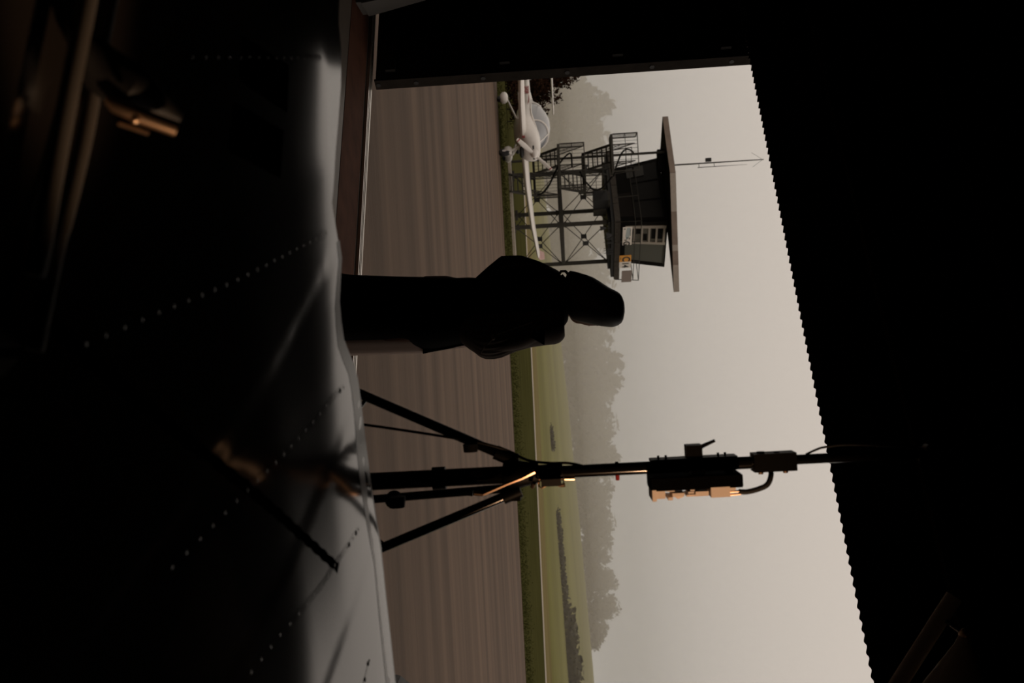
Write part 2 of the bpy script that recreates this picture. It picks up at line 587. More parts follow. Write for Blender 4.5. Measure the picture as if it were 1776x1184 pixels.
# sliding door leaf
lf = MB()
LW, LT = 2.9, 0.11
sc_ = S_LEAF - LW / 2
lf.box(H(sc_, .18, 1.88), (LW - .04, LT - 0.02, 3.68), HAX)
dl = struct('door_1', lf, M_dark, smooth=False)
M_edge = mat('door_edge_timber', (0.024, 0.019, 0.015), 0.8, spec=0.1, noise_amt=0.3, noise_scale=9)
MB().box(H(S_LEAF - .01, .18, 1.88), (.022, LT, 3.70), HAX).build('door_edge', M_edge, dl, smooth=False)
for zz in (0.06, 0.40, 1.0, 1.75, 2.5, 3.2):
    MB().tube([H(S_LEAF - .002, .18, zz), H(S_LEAF + .006, .18, zz)], .022, 10).build('bolt', M_black, dl)
for zz in (.18, 1.2, 2.2, 3.15):
    MB().box(H(sc_ - .02, .085, zz), (LW - .1, .03, .09), HAX).build('batten', M_dark, dl, smooth=False)

# pale tapered bin at the foot of the leaf (left edge of view)
bp = G(2, 622)
b = MB()
# wedge: right side leans to the left as it rises
x1 = at(13.5, 630, bp.y).x
def wedge(z, dx, hw, hd):
    c = Vector((x1 - hw - dx, bp.y, z))
    return [c + Vector((-hw, -hd, 0)), c + Vector((hw, -hd, 0)), c + Vector((hw, hd, 0)), c + Vector((-hw, hd, 0))]
b.loft([wedge(0, 0.012, .25, .16), wedge(.05, 0.012, .25, .16), wedge(.052, 0.0, .262, .17), wedge(.09, 0.005, .258, .168), wedge(0.55, .085, .19, .12), wedge(.6, .10, .18, .11)])
t = thing('tapered_bin', (x1 - .25, bp.y, 0), 'pale grey tapered bin at the foot of the dark door leaf', 'bin')
b.build('body', M_bin, t, smooth=False)
MB().loft([wedge(.6, .095, .19, .12), wedge(.63, .095, .19, .12)]).build('lid', M_bin, t, smooth=False)

# ------------------------------------------------------------------ control tower
def bar(mb, p, q, w, h=None, n=None):
    """square bar from p to q"""
    p, q = Vector(p), Vector(q)
    t = (q - p).normalized()
    ref = Z if abs(t.z) < .95 else X
    s = t.cross(ref).normalized()
    return mb.box((p + q) / 2, (w, (q - p).length, h or w), (s, t, s.cross(t)))

TN = G(395, 890)
TN.z = 0
dR, dL = Vector((.6, .8, 0)), Vector((-.8, .6, 0))
SR, SL = 2.55, 3.2
TR, TL = TN + dR * SR, TN + dL * SL
TB = TN + dR * SR + dL * SL
tower = thing('control_tower', (TN + TB) / 2, 'dark control tower cabin on steel legs with outside stair and flat roof', 'tower')
ZD = 4.42           # top of gallery deck
corners = [TN, TR, TB, TL]
for p in corners:
    mb = MB()
    bar(mb, p + Z * -0.02, p + Z * 4.1, .17)
    mb.box(p + Z * 0.06, (.34, .34, .12), (dR, dL, Z))
    mb.build('column', M_tsteel, tower, smooth=False)
ZM = 2.12
for a, b in zip(corners, corners[1:] + corners[:1]):
    bar(MB(), a + Z * ZM, b + Z * ZM, .14, .16).build('beam', M_tsteel, tower, smooth=False)
    for z0, z1 in ((.12, ZM - .06), (ZM + .06, 4.1)):
        mb = MB()
        mb.tube([a + Z * z0, b + Z * z1], .018, 6)
        mb.tube([a + Z * z1, b + Z * z0], .018, 6)
        d = (b - a).normalized()
        for e, k in ((a, 1), (b, -1)):
            for zz, kz in ((z0, 1), (z1, -1)):
                q = e + d * (k * .16) + Z * (zz + kz * .11)
                bar(mb, e + Z * zz, q, .03, .09)
        br = mb.build('brace', M_tsteel, tower, smooth=False)
        c = (a + b) / 2 + Z * (z0 + z1) / 2
        MB().box(c, (.26, .02, .26), (d, d.cross(Z), Z)).build('gusset_plate', M_black, br, smooth=False)
# concrete pads on the grass
for p in (TN, TR):
    q = p + Vector((-.3, -.6, 0))
o = MB().box(TN + Vector((-.6, -.9, 0.03)), (5.2, 1.0, .12), (X, Y, Z)).build('concrete_slab', M_path, smooth=False)
centre_origin(o)
tag(o, 'pale concrete kerb slab on the grass in front of the tower legs', 'slab')
# gallery deck
OV = .6
def deck(o_):
    return [TN - dR * o_ - dL * o_, TR + dR * o_ - dL * o_, TB + dR * o_ + dL * o_, TL - dR * o_ + dL * o_]
MB().prism(deck(OV - .35), 4.1, 4.25).build('underframe', M_black, tower, smooth=False)
MB().prism(deck(OV - .08), 4.22, ZD).build('deck', M_black, tower, smooth=False)
dk = deck(OV)
for a, b in zip(dk, dk[1:] + dk[:1]):
    d = (b - a).normalized()
    n = int((b - a).length / .95)
    mb = MB()
    for i in range(n):
        s = (b - a).length / n
        mb.box(a + d * (s * (i + .5)) + Z * (ZD + .06), (s - .03, .03, .24), (d, d.cross(Z), Z))
    mb.build('fascia', M_fascia, tower, smooth=False)
# railing round the gallery
for i, (a, b) in enumerate(zip(dk, dk[1:] + dk[:1])):
    if i == 3:
        a = a + (b - a) * .34        # opening where the stair arrives
    mb = MB()
    L = (b - a).length
    n = max(2, int(L / 1.15))
    for k in range(n + 1):
        p = a + (b - a) * (k / n)
        mb.tube([p + Z * (ZD), p + Z * (ZD + 1.05) + (p - (TN + TB) / 2).normalized() * .1], .02, 6)
    out = [(p - (TN + TB) / 2).normalized() * .1 for p in (a, b)]
    for zz, q in ((1.05, 1), (.80, .75)):
        mb.tube([a + Z * (ZD + zz) + out[0] * q, b + Z * (ZD + zz) + out[1] * q], .018, 6)
    mb.build('railing', M_tsteel, tower, smooth=False)
# cabin walls, leaning outwards
cen = (TN + TB) / 2
def cab(z, off):
    return [p + ((p - cen).normalized() * off) + Z * z for p in corners]
ZR = at(300, 1161, 41.3).z
lo, hi = cab(ZD, .02), cab(ZR, .42)
MB().loft([lo, hi]).build('cabin_core', M_tdark, tower, smooth=False) if False else None
def wallquad(i, s0, s1, t0, t1, out=0.0):
    """patch of cabin wall i: s along, t up, as 4 points"""
    a0, a1 = lo[i], lo[(i + 1) % 4]
    b0, b1 = hi[i], hi[(i + 1) % 4]
    d = (a1 - a0).normalized()
    nrm = d.cross(Z)
    if nrm.dot(((a0 + a1) / 2) - cen) < 0:
        nrm = -nrm
    def P(s, t):
        return (a0.lerp(a1, s)).lerp(b0.lerp(b1, s), t) + nrm * out
    return [P(s0, t0), P(s1, t0), P(s1, t1), P(s0, t1)], nrm
def wallslab(mb, i, s0, s1, t0, t1, out, th):
    q, nrm = wallquad(i, s0, s1, t0, t1, out)
    mb.loft([q, [p - nrm * th for p in q]])
    return mb
# solid dark faces: left-front (TL-TN is wall 3), back (1, 2)
for i in (3, 1, 2):
    wl = wallslab(MB(), i, 0, 1, 0, 1, 0, .08).build('cabin_wall', M_tdark, tower, smooth=False)
    if i == 3:
        for s0, s1 in ((.06, .34), (.37, .65), (.68, .95)):
            wallslab(MB(), i, s0, s1, .40, .92, .012, .02).build('dark_pane', M_dglass, wl, smooth=False)
        wallslab(MB(), i, .50, .92, .06, .36, .014, .02).build('wall_panel', mat('cabin_panel', (.018, .015, .013), .8, spec=.1), wl, smooth=False)
        mb = wallslab(MB(), i, .08, .25, .32, .66, .05, .06)
        ob = mb.build('window_box', mat('reflection_grey_pane', (.05, .048, .043), .4, spec=.2), wl, smooth=False)  # reflection in the pane is put into its lighter grey
        wallslab(MB(), i, .08, .25, .45, .48, .06, .02).build('window_bar', M_tdark, ob, smooth=False)
# right-front face (wall 0: TN-TR): parapet, lattice window, grey panes
w0 = wallslab(MB(), 0, 0, 1, 0, .20, 0, .08).build('cabin_wall', M_tdark, tower, smooth=False)
for s0, s1 in ((0.0, .10), (.93, 1.0)):
    wallslab(MB(), 0, s0, s1, .2, 1, 0, .1).build('corner_post', M_tdark, w0, smooth=False)
wallslab(MB(), 0, .10, .93, .95, 1, 0, .1).build('head_rail', M_tsteel, w0, smooth=False)
wallslab(MB(), 0, .51, .93, .20, .95, -.03, .02).build('sky_toned_pane', M_tglass, w0, smooth=False)  # opaque pane, the sky seen through it is put into its grey
wallslab(MB(), 0, .60, .93, .70, .95, -.055, .02).build('blind', M_tsteel, w0, smooth=False)
mb = MB()
for s0, s1 in ((.11, .16), (.46, .51)):
    wallslab(mb, 0, s0, s1, .20, .97, .03, .06)
for t0 in (.20, .36, .50, .64, .78, .92):
    wallslab(mb, 0, .16, .46, t0, t0 + (.06 if t0 == .2 else .035), .03, .05)
wf = mb.build('lattice_window', M_wframe, tower, smooth=False)
wallslab(MB(), 0, .16, .46, .2, .95, -.03, .02).build('pane', mat('dim_pane', (.11, .105, .09), .2), wf, smooth=False)
for (s0, s1, t0, t1) in ((.18, .30, .3, .52), (.30, .44, .52, .62), (.19, .40, .70, .92)):
    wallslab(MB(), 0, s0, s1, t0, t1, -.015, .012).build('equipment', M_tdark, wf, smooth=False)
# floor and ceiling of the cabin
MB().loft([[p + Z * .0 for p in lo], [p + Z * .03 for p in lo]]).build('cabin_floor', M_tdark, tower, smooth=False)
MB().loft([[p - Z * .05 for p in hi], hi]).build('cabin_ceiling', M_tdark, tower, smooth=False)
# roof slab: corner nearest at u=300
RN = at(300, 1162, 41.3)
z0r = RN.z
def atz(u, v, z):
    r = ray(u, v)
    return EYE + r * ((z - EYE.z) / r.z)
RL = atz(203, 1149, z0r)
RR = atz(506, 1168.5, z0r)
fr = (RR - RN).normalized()
bk = Vector((-fr.y, fr.x, 0))
# back corner where the two rear edges meet
dRo = dR
dLo, dL = dL, Vector((-.93, .37, 0)).normalized()
den = dL.x * (-dR.y) - (-dR.x) * dL.y
dd = RL - RR
ka = (dd.x * (-dR.y) - (-dR.x) * dd.y) / den
RB = RR + dL * ka
dL = dLo
poly = [RL, RN, RR, RB]
ZT = z0r + .235
MB().prism(poly, z0r, ZT - .02).build('roof_slab', M_tdark, tower, smooth=False)
def edge_board(a, b, m, t=.03):
    d = (b - a).normalized()
    nr = d.cross(Z)
    c = (a + b) / 2
    return MB().box(Vector((c.x, c.y, (z0r + ZT) / 2)) + nr * .01, ((b - a).length, t, ZT - z0r), (d, nr, Z)).build('roof_edge', m, tower, smooth=False)
edge_board(RL, RN, M_tbrown)
cuts = [(0, .32, M_tlight), (.32, .60, M_tbrown), (.60, .65, M_tlight), (.65, .77, M_tbrown), (.77, 1, M_tlight)]
for a, b, m in cuts:
    edge_board(RN.lerp(RR, a), RN.lerp(RR, b), m)
for a, b in zip(poly[2:], poly[3:] + poly[:1]):
    edge_board(a, b, M_tlight)
# roof bracket and tall post at the stair side
pb, pt_ = at(284.5, 887, 43.4), at(264, 1146, 42.6)
zz_ = pt_.z
mb = MB().tube([Vector((pt_.x, pt_.y + .0, 0)), Vector((pt_.x, pt_.y, z0r))], .055, 8)
mb.box(Vector((pt_.x, pt_.y, .06)), (.25, .25, .12))
mb.build('stair_post', M_tsteel, tower)
q = at(268, 1150, 42.6)
MB().box(Vector((q.x + .2, q.y + .3, z0r - .16)), (.9, .5, .3)).build('roof_bracket', M_tdark, tower, smooth=False)
# equipment hanging under the deck
q = at(347, 1041, 43.0)
eb = MB().box(q, (.62, .6, .62), (dL, dR, Z)).build('equipment_box', M_black, tower, smooth=False)
MB().box(q + Z * .36 , (.5, .5, .12), (dL, dR, Z)).build('hanger', M_tsteel, eb, smooth=False)
q2 = at(366, 1040, 43.2)
MB().box(q2, (.20, .4, .55), (dL, dR, Z)).build('cable_box', M_tsteel, tower, smooth=False)
def hang(u0, v0, v1, w, name='hanging_lamp'):
    p = at(u0, v1, 42.2)
    top = 4.12
    mb = MB().tube([p, Vector((p.x, p.y, top + .1))], .012, 6)
    mb.tube([p + Z * .0, p + Z * .08, p + Z * .24], [w, w * .85, w * .4], 10)
    mb.build(name, M_black, tower)
hang(396, 1055, 1041, .10)
hang(408, 1055, 1051, .14)
def whisker(u0, v0):
    p = at(u0, v0, 42.0)
    mb = MB().tube([p, Vector((p.x, p.y, 4.2))], .012, 5)
    mb.tube([p + Z * .12 + X * .05, Vector((p.x + .05, p.y, 4.2))], .03, 6)
    mb.build('aerial_whip', M_black, tower)
for u0 in (413, 420, 431, 435, 439):
    whisker(u0, 1047)
# mast with antennas on the roof
m0 = at(286, 1172, 43.0)
mt = at(271.5, 1323, 43.0)
mast = MB().tube([Vector((m0.x, m0.y, ZT - .02)), Vector((m0.x, m0.y, mt.z))], [.035, .02], 8).build('antenna_mast', M_tsteel, tower)
q = at(275, 1228, 43.0)
MB().box(Vector((m0.x - .13, m0.y, q.z)), (.15, .15, .24)).build('sensor_box', M_black, mast, smooth=False)
za, zb = at(288, 1212, 43).z, at(284, 1238, 43).z
zc = at(281, 1294, 43).z
mb = MB().tube([Vector((m0.x + .17, m0.y, za - .05)), Vector((m0.x + .17, m0.y, zb)), Vector((m0.x + .17, m0.y, zc))], [.018, .016, .006], 6)
for zq in (za, zb):
    mb.tube([Vector((m0.x, m0.y, zq)), Vector((m0.x + .17, m0.y, zq))], .012, 6)
mb.build('side_aerial', M_tsteel, mast)
mb = MB()
for dx in (-.32, .3):
    mb.tube([Vector((m0.x, m0.y, mt.z - .05)), Vector((m0.x + dx, m0.y, mt.z - .5))], .006, 5)
mb.build('stay_wires', M_tsteel, mast)
# stair: four flights in a switchback
yS0, yS1 = 41.6, 43.3
laneA = at(281, 930, 42.5).x
laneB = at(320, 930, 42.5).x
def flight(xc, ya, yb, z0, z1, w=.72):
    n = 6
    mb = MB()
    st = mb
    for sx in (-1, 1):
        bar(mb, (xc + sx * w / 2, ya, z0 - .02), (xc + sx * w / 2, yb, z1 - .02), .05, .2)
    fl = mb.build('stair_flight', M_tsteel, tower, smooth=False)
    for k in range(n):
        t = (k + .6) / n
        MB().box((xc, ya + (yb - ya) * t, z0 + (z1 - z0) * (k + 1) / n - .02), (w - .05, .24, .045)).build('tread', M_tsteel, fl, smooth=False)
    mb = MB()
    for sx in (-1, 1):
        x = xc + sx * w / 2
        mb.tube([(x, ya, z0 + .95), (x, yb, z1 + .95)], .022, 6)
        mb.tube([(x, ya, z0 + .5), (x, yb, z1 + .5)], .012, 6)
        m_ = 9
        for k in range(m_ + 1):
            t = k / m_
            y, z = ya + (yb - ya) * t, z0 + (z1 - z0) * t
            mb.tube([(x, y, z + .05), (x, y, z + .95)], .02 if k in (0, m_) else .008, 5)
    mb.build('stair_rail', M_tsteel, tower, smooth=False)
def landing(xa, xb, ya, yb, z, sides):
    MB().box(((xa + xb) / 2, (ya + yb) / 2, z - .05), (xb - xa, yb - ya, .1)).build('landing', M_tsteel, tower, smooth=False)
    segs = {'f': ((xa, ya), (xb, ya)), 'b': ((xa, yb), (xb, yb)), 'l': ((xa, ya), (xa, yb)), 'r': ((xb, ya), (xb, yb))}
    mb = MB()
    for s in sides:
        a, b = [Vector((*q, z)) for q in segs[s]]
        mb.tube([a + Z, b + Z], .022, 6)
        mb.tube([a + Z * .5, b + Z * .5], .012, 6)
        n = max(2, int((b - a).length / .14))
        for k in range(n + 1):
            p = a.lerp(b, k / n)
            mb.tube([p, p + Z], .022 if k in (0, n) else .008, 5)
    mb.build('landing_rail', M_tsteel, tower, smooth=False)
ZS = [0.0, 1.08, 2.16, 3.24, 4.34]
xl, xr = laneA - .38, laneB + .38
flight(laneB, yS0, yS1, ZS[0], ZS[1])
flight(laneA, yS1, yS0, ZS[1], ZS[2])
flight(laneB, yS0, yS1, ZS[2], ZS[3])
flight(laneA, yS1, yS0, ZS[3], ZS[4])
landing(xl, xr, yS1, yS1 + .75, ZS[1], 'blr')
landing(xl, xr, yS0 - .8, yS0, ZS[2], 'flr')
landing(xl, xr, yS1, yS1 + .75, ZS[3], 'blr')
landing(laneA - .62, laneA + .9, yS0 - .9, yS0, ZS[4], 'fl')
# bent round handrails that sweep from flight to flight
def sweep(pts, d):
    P = [at(u, v, d) for u, v in pts]
    out = []
    for i in range(len(P) - 1):
        p0, p1, p2, p3 = P[max(i - 1, 0)], P[i], P[i + 1], P[min(i + 2, len(P) - 1)]
        for k in range(6):
            t = k / 6
            out.append(0.5 * ((2 * p1) + (p2 - p0) * t + (2 * p0 - 5 * p1 + 4 * p2 - p3) * t * t + (3 * p1 - p0 - 3 * p2 + p3) * t ** 3))
    out.append(P[-1])
    MB().tube(out, .035, 8).build('swept_handrail', M_tdark, tower)
sweep([(338, 932), (334, 942), (320, 953), (300, 962), (280, 973), (269, 983), (267, 990), (290, 992)], 41.2)
sweep([(297, 1006), (310, 1012), (322, 1022), (329, 1030), (327, 1042), (318, 1052), (306, 1062)], 41.2)
sweep([(306, 1064), (285, 1070), (266, 1078), (259, 1086), (261, 1095), (266, 1099)], 41.2)
# loudspeaker on the stringer
q = at(291, 1016, 41.0)
MB().tube([q + X * -.12, q + X * .0, q + X * .14], [.12, .06, .05], 10).build('loudspeaker', M_black, tower)

# signs on the gallery rail (they hang there: things of their own)
def rail_sign(name, uL, vb, uR, vt, D, label, cat, m):
    a, b = at(uL, vb, D), at(uR, vb, D + (uR - uL) / FPX * D * 1.33)
    d = (b - a)
    d.z = 0
    d.normalize()
    zt = at(uL, vt, D).z
    z0 = a.z
    c = (a + b) / 2
    t = thing(name, (c.x, c.y, z0), label, cat)
    w = (Vector((b.x, b.y, 0)) - Vector((a.x, a.y, 0))).length
    nr = d.cross(Z)
    return t, d, nr, w, z0, zt, Vector((c.x, c.y, 0))
t, d, nr, w, z0, zt, c = rail_sign('runway_sign', 443.5, 1074.5, 464.5, 1095, 42.4, 'orange and white sign reading C 14 on the tower gallery rail', 'sign', None)
h = zt - z0
M2 = mat('sign_ink', (.01, .009, .008), .6)
hw = w * .5
MB().box(c - d * (w * .25) + Z * (z0 + h / 2), (w * .5, .03, h), (d, nr, Z)).build('orange_board', M_orange, t, smooth=False)
MB().box(c + d * (w * .25) + Z * (z0 + h / 2), (w * .5, .03, h), (d, nr, Z)).build('white_board', M_signw, t, smooth=False)
for gp, s, sx in ((-.23, 'C', 1.0), (.25, '14', 1.0)):
    o = place_text(s, h * (.92 if s == 'C' else .74), 'lettering', M2, t, c + d * (w * gp) + nr * .018 + Z * (z0 + h * (.54 if s == 'C' else .5)), d, Z)
for k in range(3):
    MB().box(c - d * (w * .36) + d * (k * .05) + nr * .017 + Z * (z0 + h * .1), (.03, .004, .03), (d, nr, Z)).build('small_mark', M2, t, smooth=False)
t, d, nr, w, z0, zt, c = rail_sign('advert_banner', 394, 1080.5, 425, 1097, 41.6, 'white banner with pale blue patch and a bold letter on the tower gallery rail', 'banner', None)
h = zt - z0
MB().box(c + Z * (z0 + h / 2), (w, .012, h), (d, nr, Z)).build('sheet', M_signw, t, smooth=False)
mb = MB()
q = c + nr * .009
mb.add([q + d * (-.45 * w) + Z * (z0 + h * .42), q + d * (.0 * w) + Z * (z0 + h * .30), q + d * (.24 * w) + Z * (z0 + h * .42), q + d * (.05 * w) + Z * (z0 + h * .72), q + d * (-.46 * w) + Z * (z0 + h * .8)], [(0, 1, 2, 3, 4)])
mb.build('blue_patch', M_blueg, t, smooth=False)
M3 = mat('banner_teal', (.10, .13, .125), .6)
mb = MB().box(c + d * (-.2 * w) + nr * .01 + Z * (z0 + h * .80), (w * .38, .004, h * .07), (d, nr, Z))
mb.build('script_line', M3, t, smooth=False)
MB().box(c + d * (.10 * w) + nr * .01 + Z * (z0 + h * .50), (w * .07, .004, h * .2), (d, nr, Z)).build('teal_block', M3, t, smooth=False)
MB().box(c + d * (.22 * w) + nr * .01 + Z * (z0 + h * .34), (w * .07, .004, h * .26), (d, nr, Z)).build('grey_block', mat('banner_grey', (.22, .19, .16), .6), t, smooth=False)
MB().box(c + d * (.14 * w) + nr * .01 + Z * (z0 + h * .74), (w * .10, .004, h * .16), (d, nr, Z)).build('grey_block', mat('banner_grey', (.22, .19, .16), .6), t, smooth=False)
MB().ell(c + d * (-.4 * w) + nr * .008 + Z * (z0 + h * .2), (d * .035, nr * .004, Z * .035), 10, 6).build('dark_spot', M2, t)
place_text('G', h * .95, 'lettering', M2, t, c + d * (w * .40) + nr * .012 + Z * (z0 + h * .42), d, Z)
# grey screen panel hung on the rail at the right end
a, b = at(470, 1078, 43.6), at(489, 1078, 44.3)
d = Vector((b.x - a.x, b.y - a.y, 0))
L = d.length
d.normalize()
cc = (a + b) / 2
o = MB().box(Vector((cc.x, cc.y, cc.z + .22)), (L, .03, .44), (d, d.cross(Z), Z)).build('rail_screen', mat('screen_panel', (.26, .21, .185), .7), smooth=False)
centre_origin(o)
tag(o, 'plain grey-brown screen panel at the right end of the tower gallery', 'panel')
# small airfield lamp on the grass by the post
q = G(264, 888)
t = thing('ground_lamp', (q.x, q.y, -0.02), 'small black ground lamp in the grass left of the tower stair', 'lamp')
MB().tube([(q.x, q.y, -.02), (q.x, q.y, .22)], .03, 8).build('stem', M_black, t)
MB().tube([(q.x, q.y, .2), (q.x, q.y, .32), (q.x, q.y, .38)], [.09, .1, .03], 10).build('lamp_head', M_black, t)

# ------------------------------------------------------------------ light aircraft on the grass
pc = at(228, 905, 35.4)
PO = Vector((pc.x, pc.y, -0.02))
PF = Vector((.60, -.80, 0)).normalized()
PL = Vector((-PF.y, PF.x, 0))             # port (far, to the right in view)
def PP(x, y, z):
    return PO + PF * (x * 1.08) + PL * (y * 1.08) + Z * (z * .95 + (.07 if z > .55 else 0))
plane = thing('light_aircraft', PO, 'small white low-wing aircraft with bubble canopy parked on the grass', 'aircraft')
def superring(x, hw, zb, zt, n=24, e=2.4, flat=0.0):
    rg = []
    for k in range(n):
        a = 2 * PI * k / n
        cx, cz = math.cos(a), math.sin(a)
        r = (abs(cx) ** e + abs(cz) ** e) ** (-1 / e)
        rg.append(PP(x, hw * cx * r, (zb + zt) / 2 + (zt - zb) / 2 * cz * r))
    return rg
st = [(1.62, .20, .98, 1.34), (1.55, .33, .84, 1.40), (1.3, .45, .70, 1.43), (.9, .52, .60, 1.44), (.4, .56, .54, 1.42), (-.3, .57, .52, 1.38),
      (-1.0, .50, .56, 1.38), (-1.6, .34, .66, 1.36), (-2.1, .23, .74, 1.24), (-3.2, .16, .82, 1.13), (-4.4, .11, .9, 1.10), (-5.0, .06, .95, 1.10)]
fus = MB().loft([superring(*q) for q in st]).build('fuselage', M_white, plane, sharp=60)
# black air intakes in and under the cowl
MB().ell(PP(1.52, 0, .74), (PF * .10, PL * .22, Z * .085), 16, 8).build('air_intake', M_black, fus)
for s in (-1, 1):
    MB().ell(PP(1.585, s * .17, 1.17), (PF * .05, PL * .09, Z * .055), 12, 8).build('cowl_inlet', M_black, fus)
# spinner and two-blade propeller
pr = MB().tube([PP(1.60, 0, 1.2), PP(1.70, 0, 1.2), PP(1.80, 0, 1.2), PP(1.87, 0, 1.2), PP(1.90, 0, 1.2)], [.15, .145, .11, .06, .01], 18).build('spinner', M_white, plane)
pa = math.radians(42)
for s in (-1, 1):
    rd = (PL * math.cos(pa) + Z * math.sin(pa)) * s
    tg = PF.cross(rd).normalized()
    rings = []
    stn = [(.10, .05, .05, .9), (.25, .075, .035, .7), (.5, .085, .025, .45), (.74, .07, .016, .3)]
    def bl(r, c, th, tw):
        cd = (tg * math.cos(tw) + PF * math.sin(tw))
        nd = rd.cross(cd).normalized()
        return [PP(1.74, 0, 1.2) + rd * r + cd * (c * math.cos(2 * PI * k / 12)) + nd * (th * math.sin(2 * PI * k / 12)) for k in range(12)]
    b_ = MB().loft([bl(*q) for q in stn]).build('propeller_blade', M_white, pr)
    MB().loft([bl(.741, .07, .016, .3), bl(.78, .065, .014, .28)]).build('blade_stripe', M_red, b_)
    MB().loft([bl(.781, .065, .014, .28), bl(.83, .045, .01, .26)]).build('blade_tip', M_white, b_)
# canopy
def caprow(x, hw, z0, zt, n=17):
    return [PP(x, hw * math.cos(PI * k / (n - 1)), z0 + (zt - z0) * math.sin(PI * k / (n - 1)) ** .8) for k in range(n)]
cs = [(.85, .20, 1.36, 1.42), (.6, .40, 1.30, 1.58), (.3, .50, 1.22, 1.73), (-.1, .54, 1.16, 1.82), (-.5, .53, 1.14, 1.82), (-.95, .47, 1.14, 1.72), (-1.3, .40, 1.14, 1.56)]
MB().loft([caprow(*q) for q in cs], caps=False, closed=False).build('canopy', M_glass, plane)
cs2 = [(-1.3, .405, 1.12, 1.57), (-1.55, .36, 1.1, 1.45), (-1.9, .27, 1.05, 1.30), (-2.2, .21, 1.0, 1.23)]
MB().loft([caprow(*q) for q in cs2], caps=False, closed=False).build('canopy_fairing', M_white, plane)
mb = MB()
for q in (cs[2], cs[6]):
    a_ = caprow(q[0], q[1] + .012, q[2], q[3] + .012)
    mb.tube(a_, .03, 6)
mb.tube([PP(q[0], q[1] * s + s * .01, q[2]) for s in (1,) for q in cs], .03, 6)
mb.tube([PP(q[0], -q[1] - .01, q[2]) for q in cs], .03, 6)
mb.tube([PP(q[0], 0, q[3] + .005) for q in cs[:3]], .02, 6)
mb.build('canopy_frame', M_white, plane)
mb = MB()
for s in (-1, 1):
    mb.ell(PP(-.62, s * .24, 1.36), (PF * .07, PL * .16, Z * .26), 12, 8)
mb.build('seat', M_black, plane)
# wings
def airfoil(y, xq, chord, z, th, n=18):
    rg = []
    for k in range(n):
        a = 2 * PI * k / n
        xx = .5 + .5 * math.cos(a)
        t = th * 2.2 * (math.sqrt(max(xx, 0)) * .45 - .25 * xx - .2 * xx * xx + .0) * 2.1
        t = max(t, .006)
        rg.append(PP(xq + chord * (.28 - xx) , y, z + t * (1 if math.sin(a) >= 0 else -.7)))
    return rg
for s in (-1, 1):
    W = MB().loft([airfoil(s * .40, .85, 1.25, .80, .21), airfoil(s * 1.5, .85, 1.15, .82, .20), airfoil(s * 3.0, .82, 1.0, .92, .16), airfoil(s * 4.3, .78, .78, 1.08, .11)]).build('wing', M_white, plane, sharp=60)
    MB().loft([airfoil(s * 4.3, .78, .78, 1.08, .11), airfoil(s * 4.45, .73, .64, 1.16, .06), airfoil(s * 4.52, .63, .46, 1.32, .03)]).build('winglet', mat('pinkish_tip', (.62, .40, .37), .3), W, sharp=60)
# wing root fairing stripe (red and white chevrons by the root)
mb = MB()
for k in range(3):
    mb.box(PP(1.38 - .05 * k, -.44, .84), (.03, .02, .10), (PF, PL, Z))
mb.build('root_stripe', M_red, plane, smooth=False)
# tail
fin = MB().loft([[PP(-4.35, .04, 1.05), PP(-5.1, .03, 1.05), PP(-5.1, -.03, 1.05), PP(-4.35, -.04, 1.05)],
                 [PP(-4.85, .025, 2.02), PP(-5.35, .02, 2.02), PP(-5.35, -.02, 2.02), PP(-4.85, -.025, 2.02)]]).build('tail_fin', M_white, plane, smooth=False)
MB().loft([airfoil(-1.7, -5.05, .45, 2.03, .06), airfoil(0, -5.0, .55, 2.03, .08), airfoil(1.7, -5.05, .45, 2.03, .06)]).build('tailplane', M_white, plane, sharp=60)
# red cheat line and registration marks on the boom
mb = MB()
prev = None
for k in range(14):
    x = -1.0 - k * .115
    pts = [q for q in st]
    hwx = None
    for a_, b_ in zip(st, st[1:]):
        if a_[0] >= x >= b_[0]:
            tt = (a_[0] - x) / (a_[0] - b_[0])
            hwx = a_[1] + (b_[1] - a_[1]) * tt
    row = (PP(x, -hwx - .008, 1.02 + .003 * k), PP(x, -hwx - .008, 1.02 + .003 * k + .045 * math.sin(PI * (k + .6) / 14.5)))
    if prev:
        mb.add([prev[0], row[0], row[1], prev[1]], [(0, 1, 2, 3)])
    prev = row
mb.build('cheat_line', M_red, plane, smooth=False)
mb = MB()
rnd = random.Random(2)
for k in range(4):
    x = -2.62 - k * .19
    for (dx, dz, w_, h_) in ((0, 0, .03, .17), (.09, .0, .03, .17), (.045, .07, .09, .03), (.045, -.07 if k % 2 else .0, .09, .03)):
        mb.box(PP(x - dx, -.215 + (-x - 2.62) * .055, .99 + dz), (w_, .012, h_), (PF, PL, Z))
mb.build('registration_marks', M_red, plane, smooth=False)
# undercarriage: nose and two mains with pants
def wheel(x, y, r, leg_top, pant):
    g = MB()
    cpt = PP(x, y, r)
    w_ = MB()
    w_.tube([cpt - PL * .07, cpt - PL * .055, cpt + PL * .055, cpt + PL * .07], [r * .75, r, r, r * .75], 20)
    wh = w_.build('wheel', M_rubber, plane)
    MB().tube([cpt - PL * .075, cpt + PL * .075], r * .4, 12).build('hub', M_white, wh)
    lg = MB().tube([PP(*leg_top), cpt + Z * .16], [.04, .025], 8).build('gear_leg', M_white, plane)
    if pant:
        MB().ell(cpt + Z * .05 - PF * .08, (PF * .44, PL * .13, Z * .155), 18, 10).build('wheel_pant', M_white, wh)
    else:
        MB().ell(cpt + Z * .12 - PF * .15, (PF * .26, PL * .10, Z * .16), 16, 10).build('wheel_pant', M_white, wh)
        MB().tube([cpt + PF * .02 + Z * .03 + PL * .10, cpt + PF * .12 + Z * .3 + PL * .05, PP(1.1, 0, .62)], .022, 8).build('nose_fork', M_white, wh)
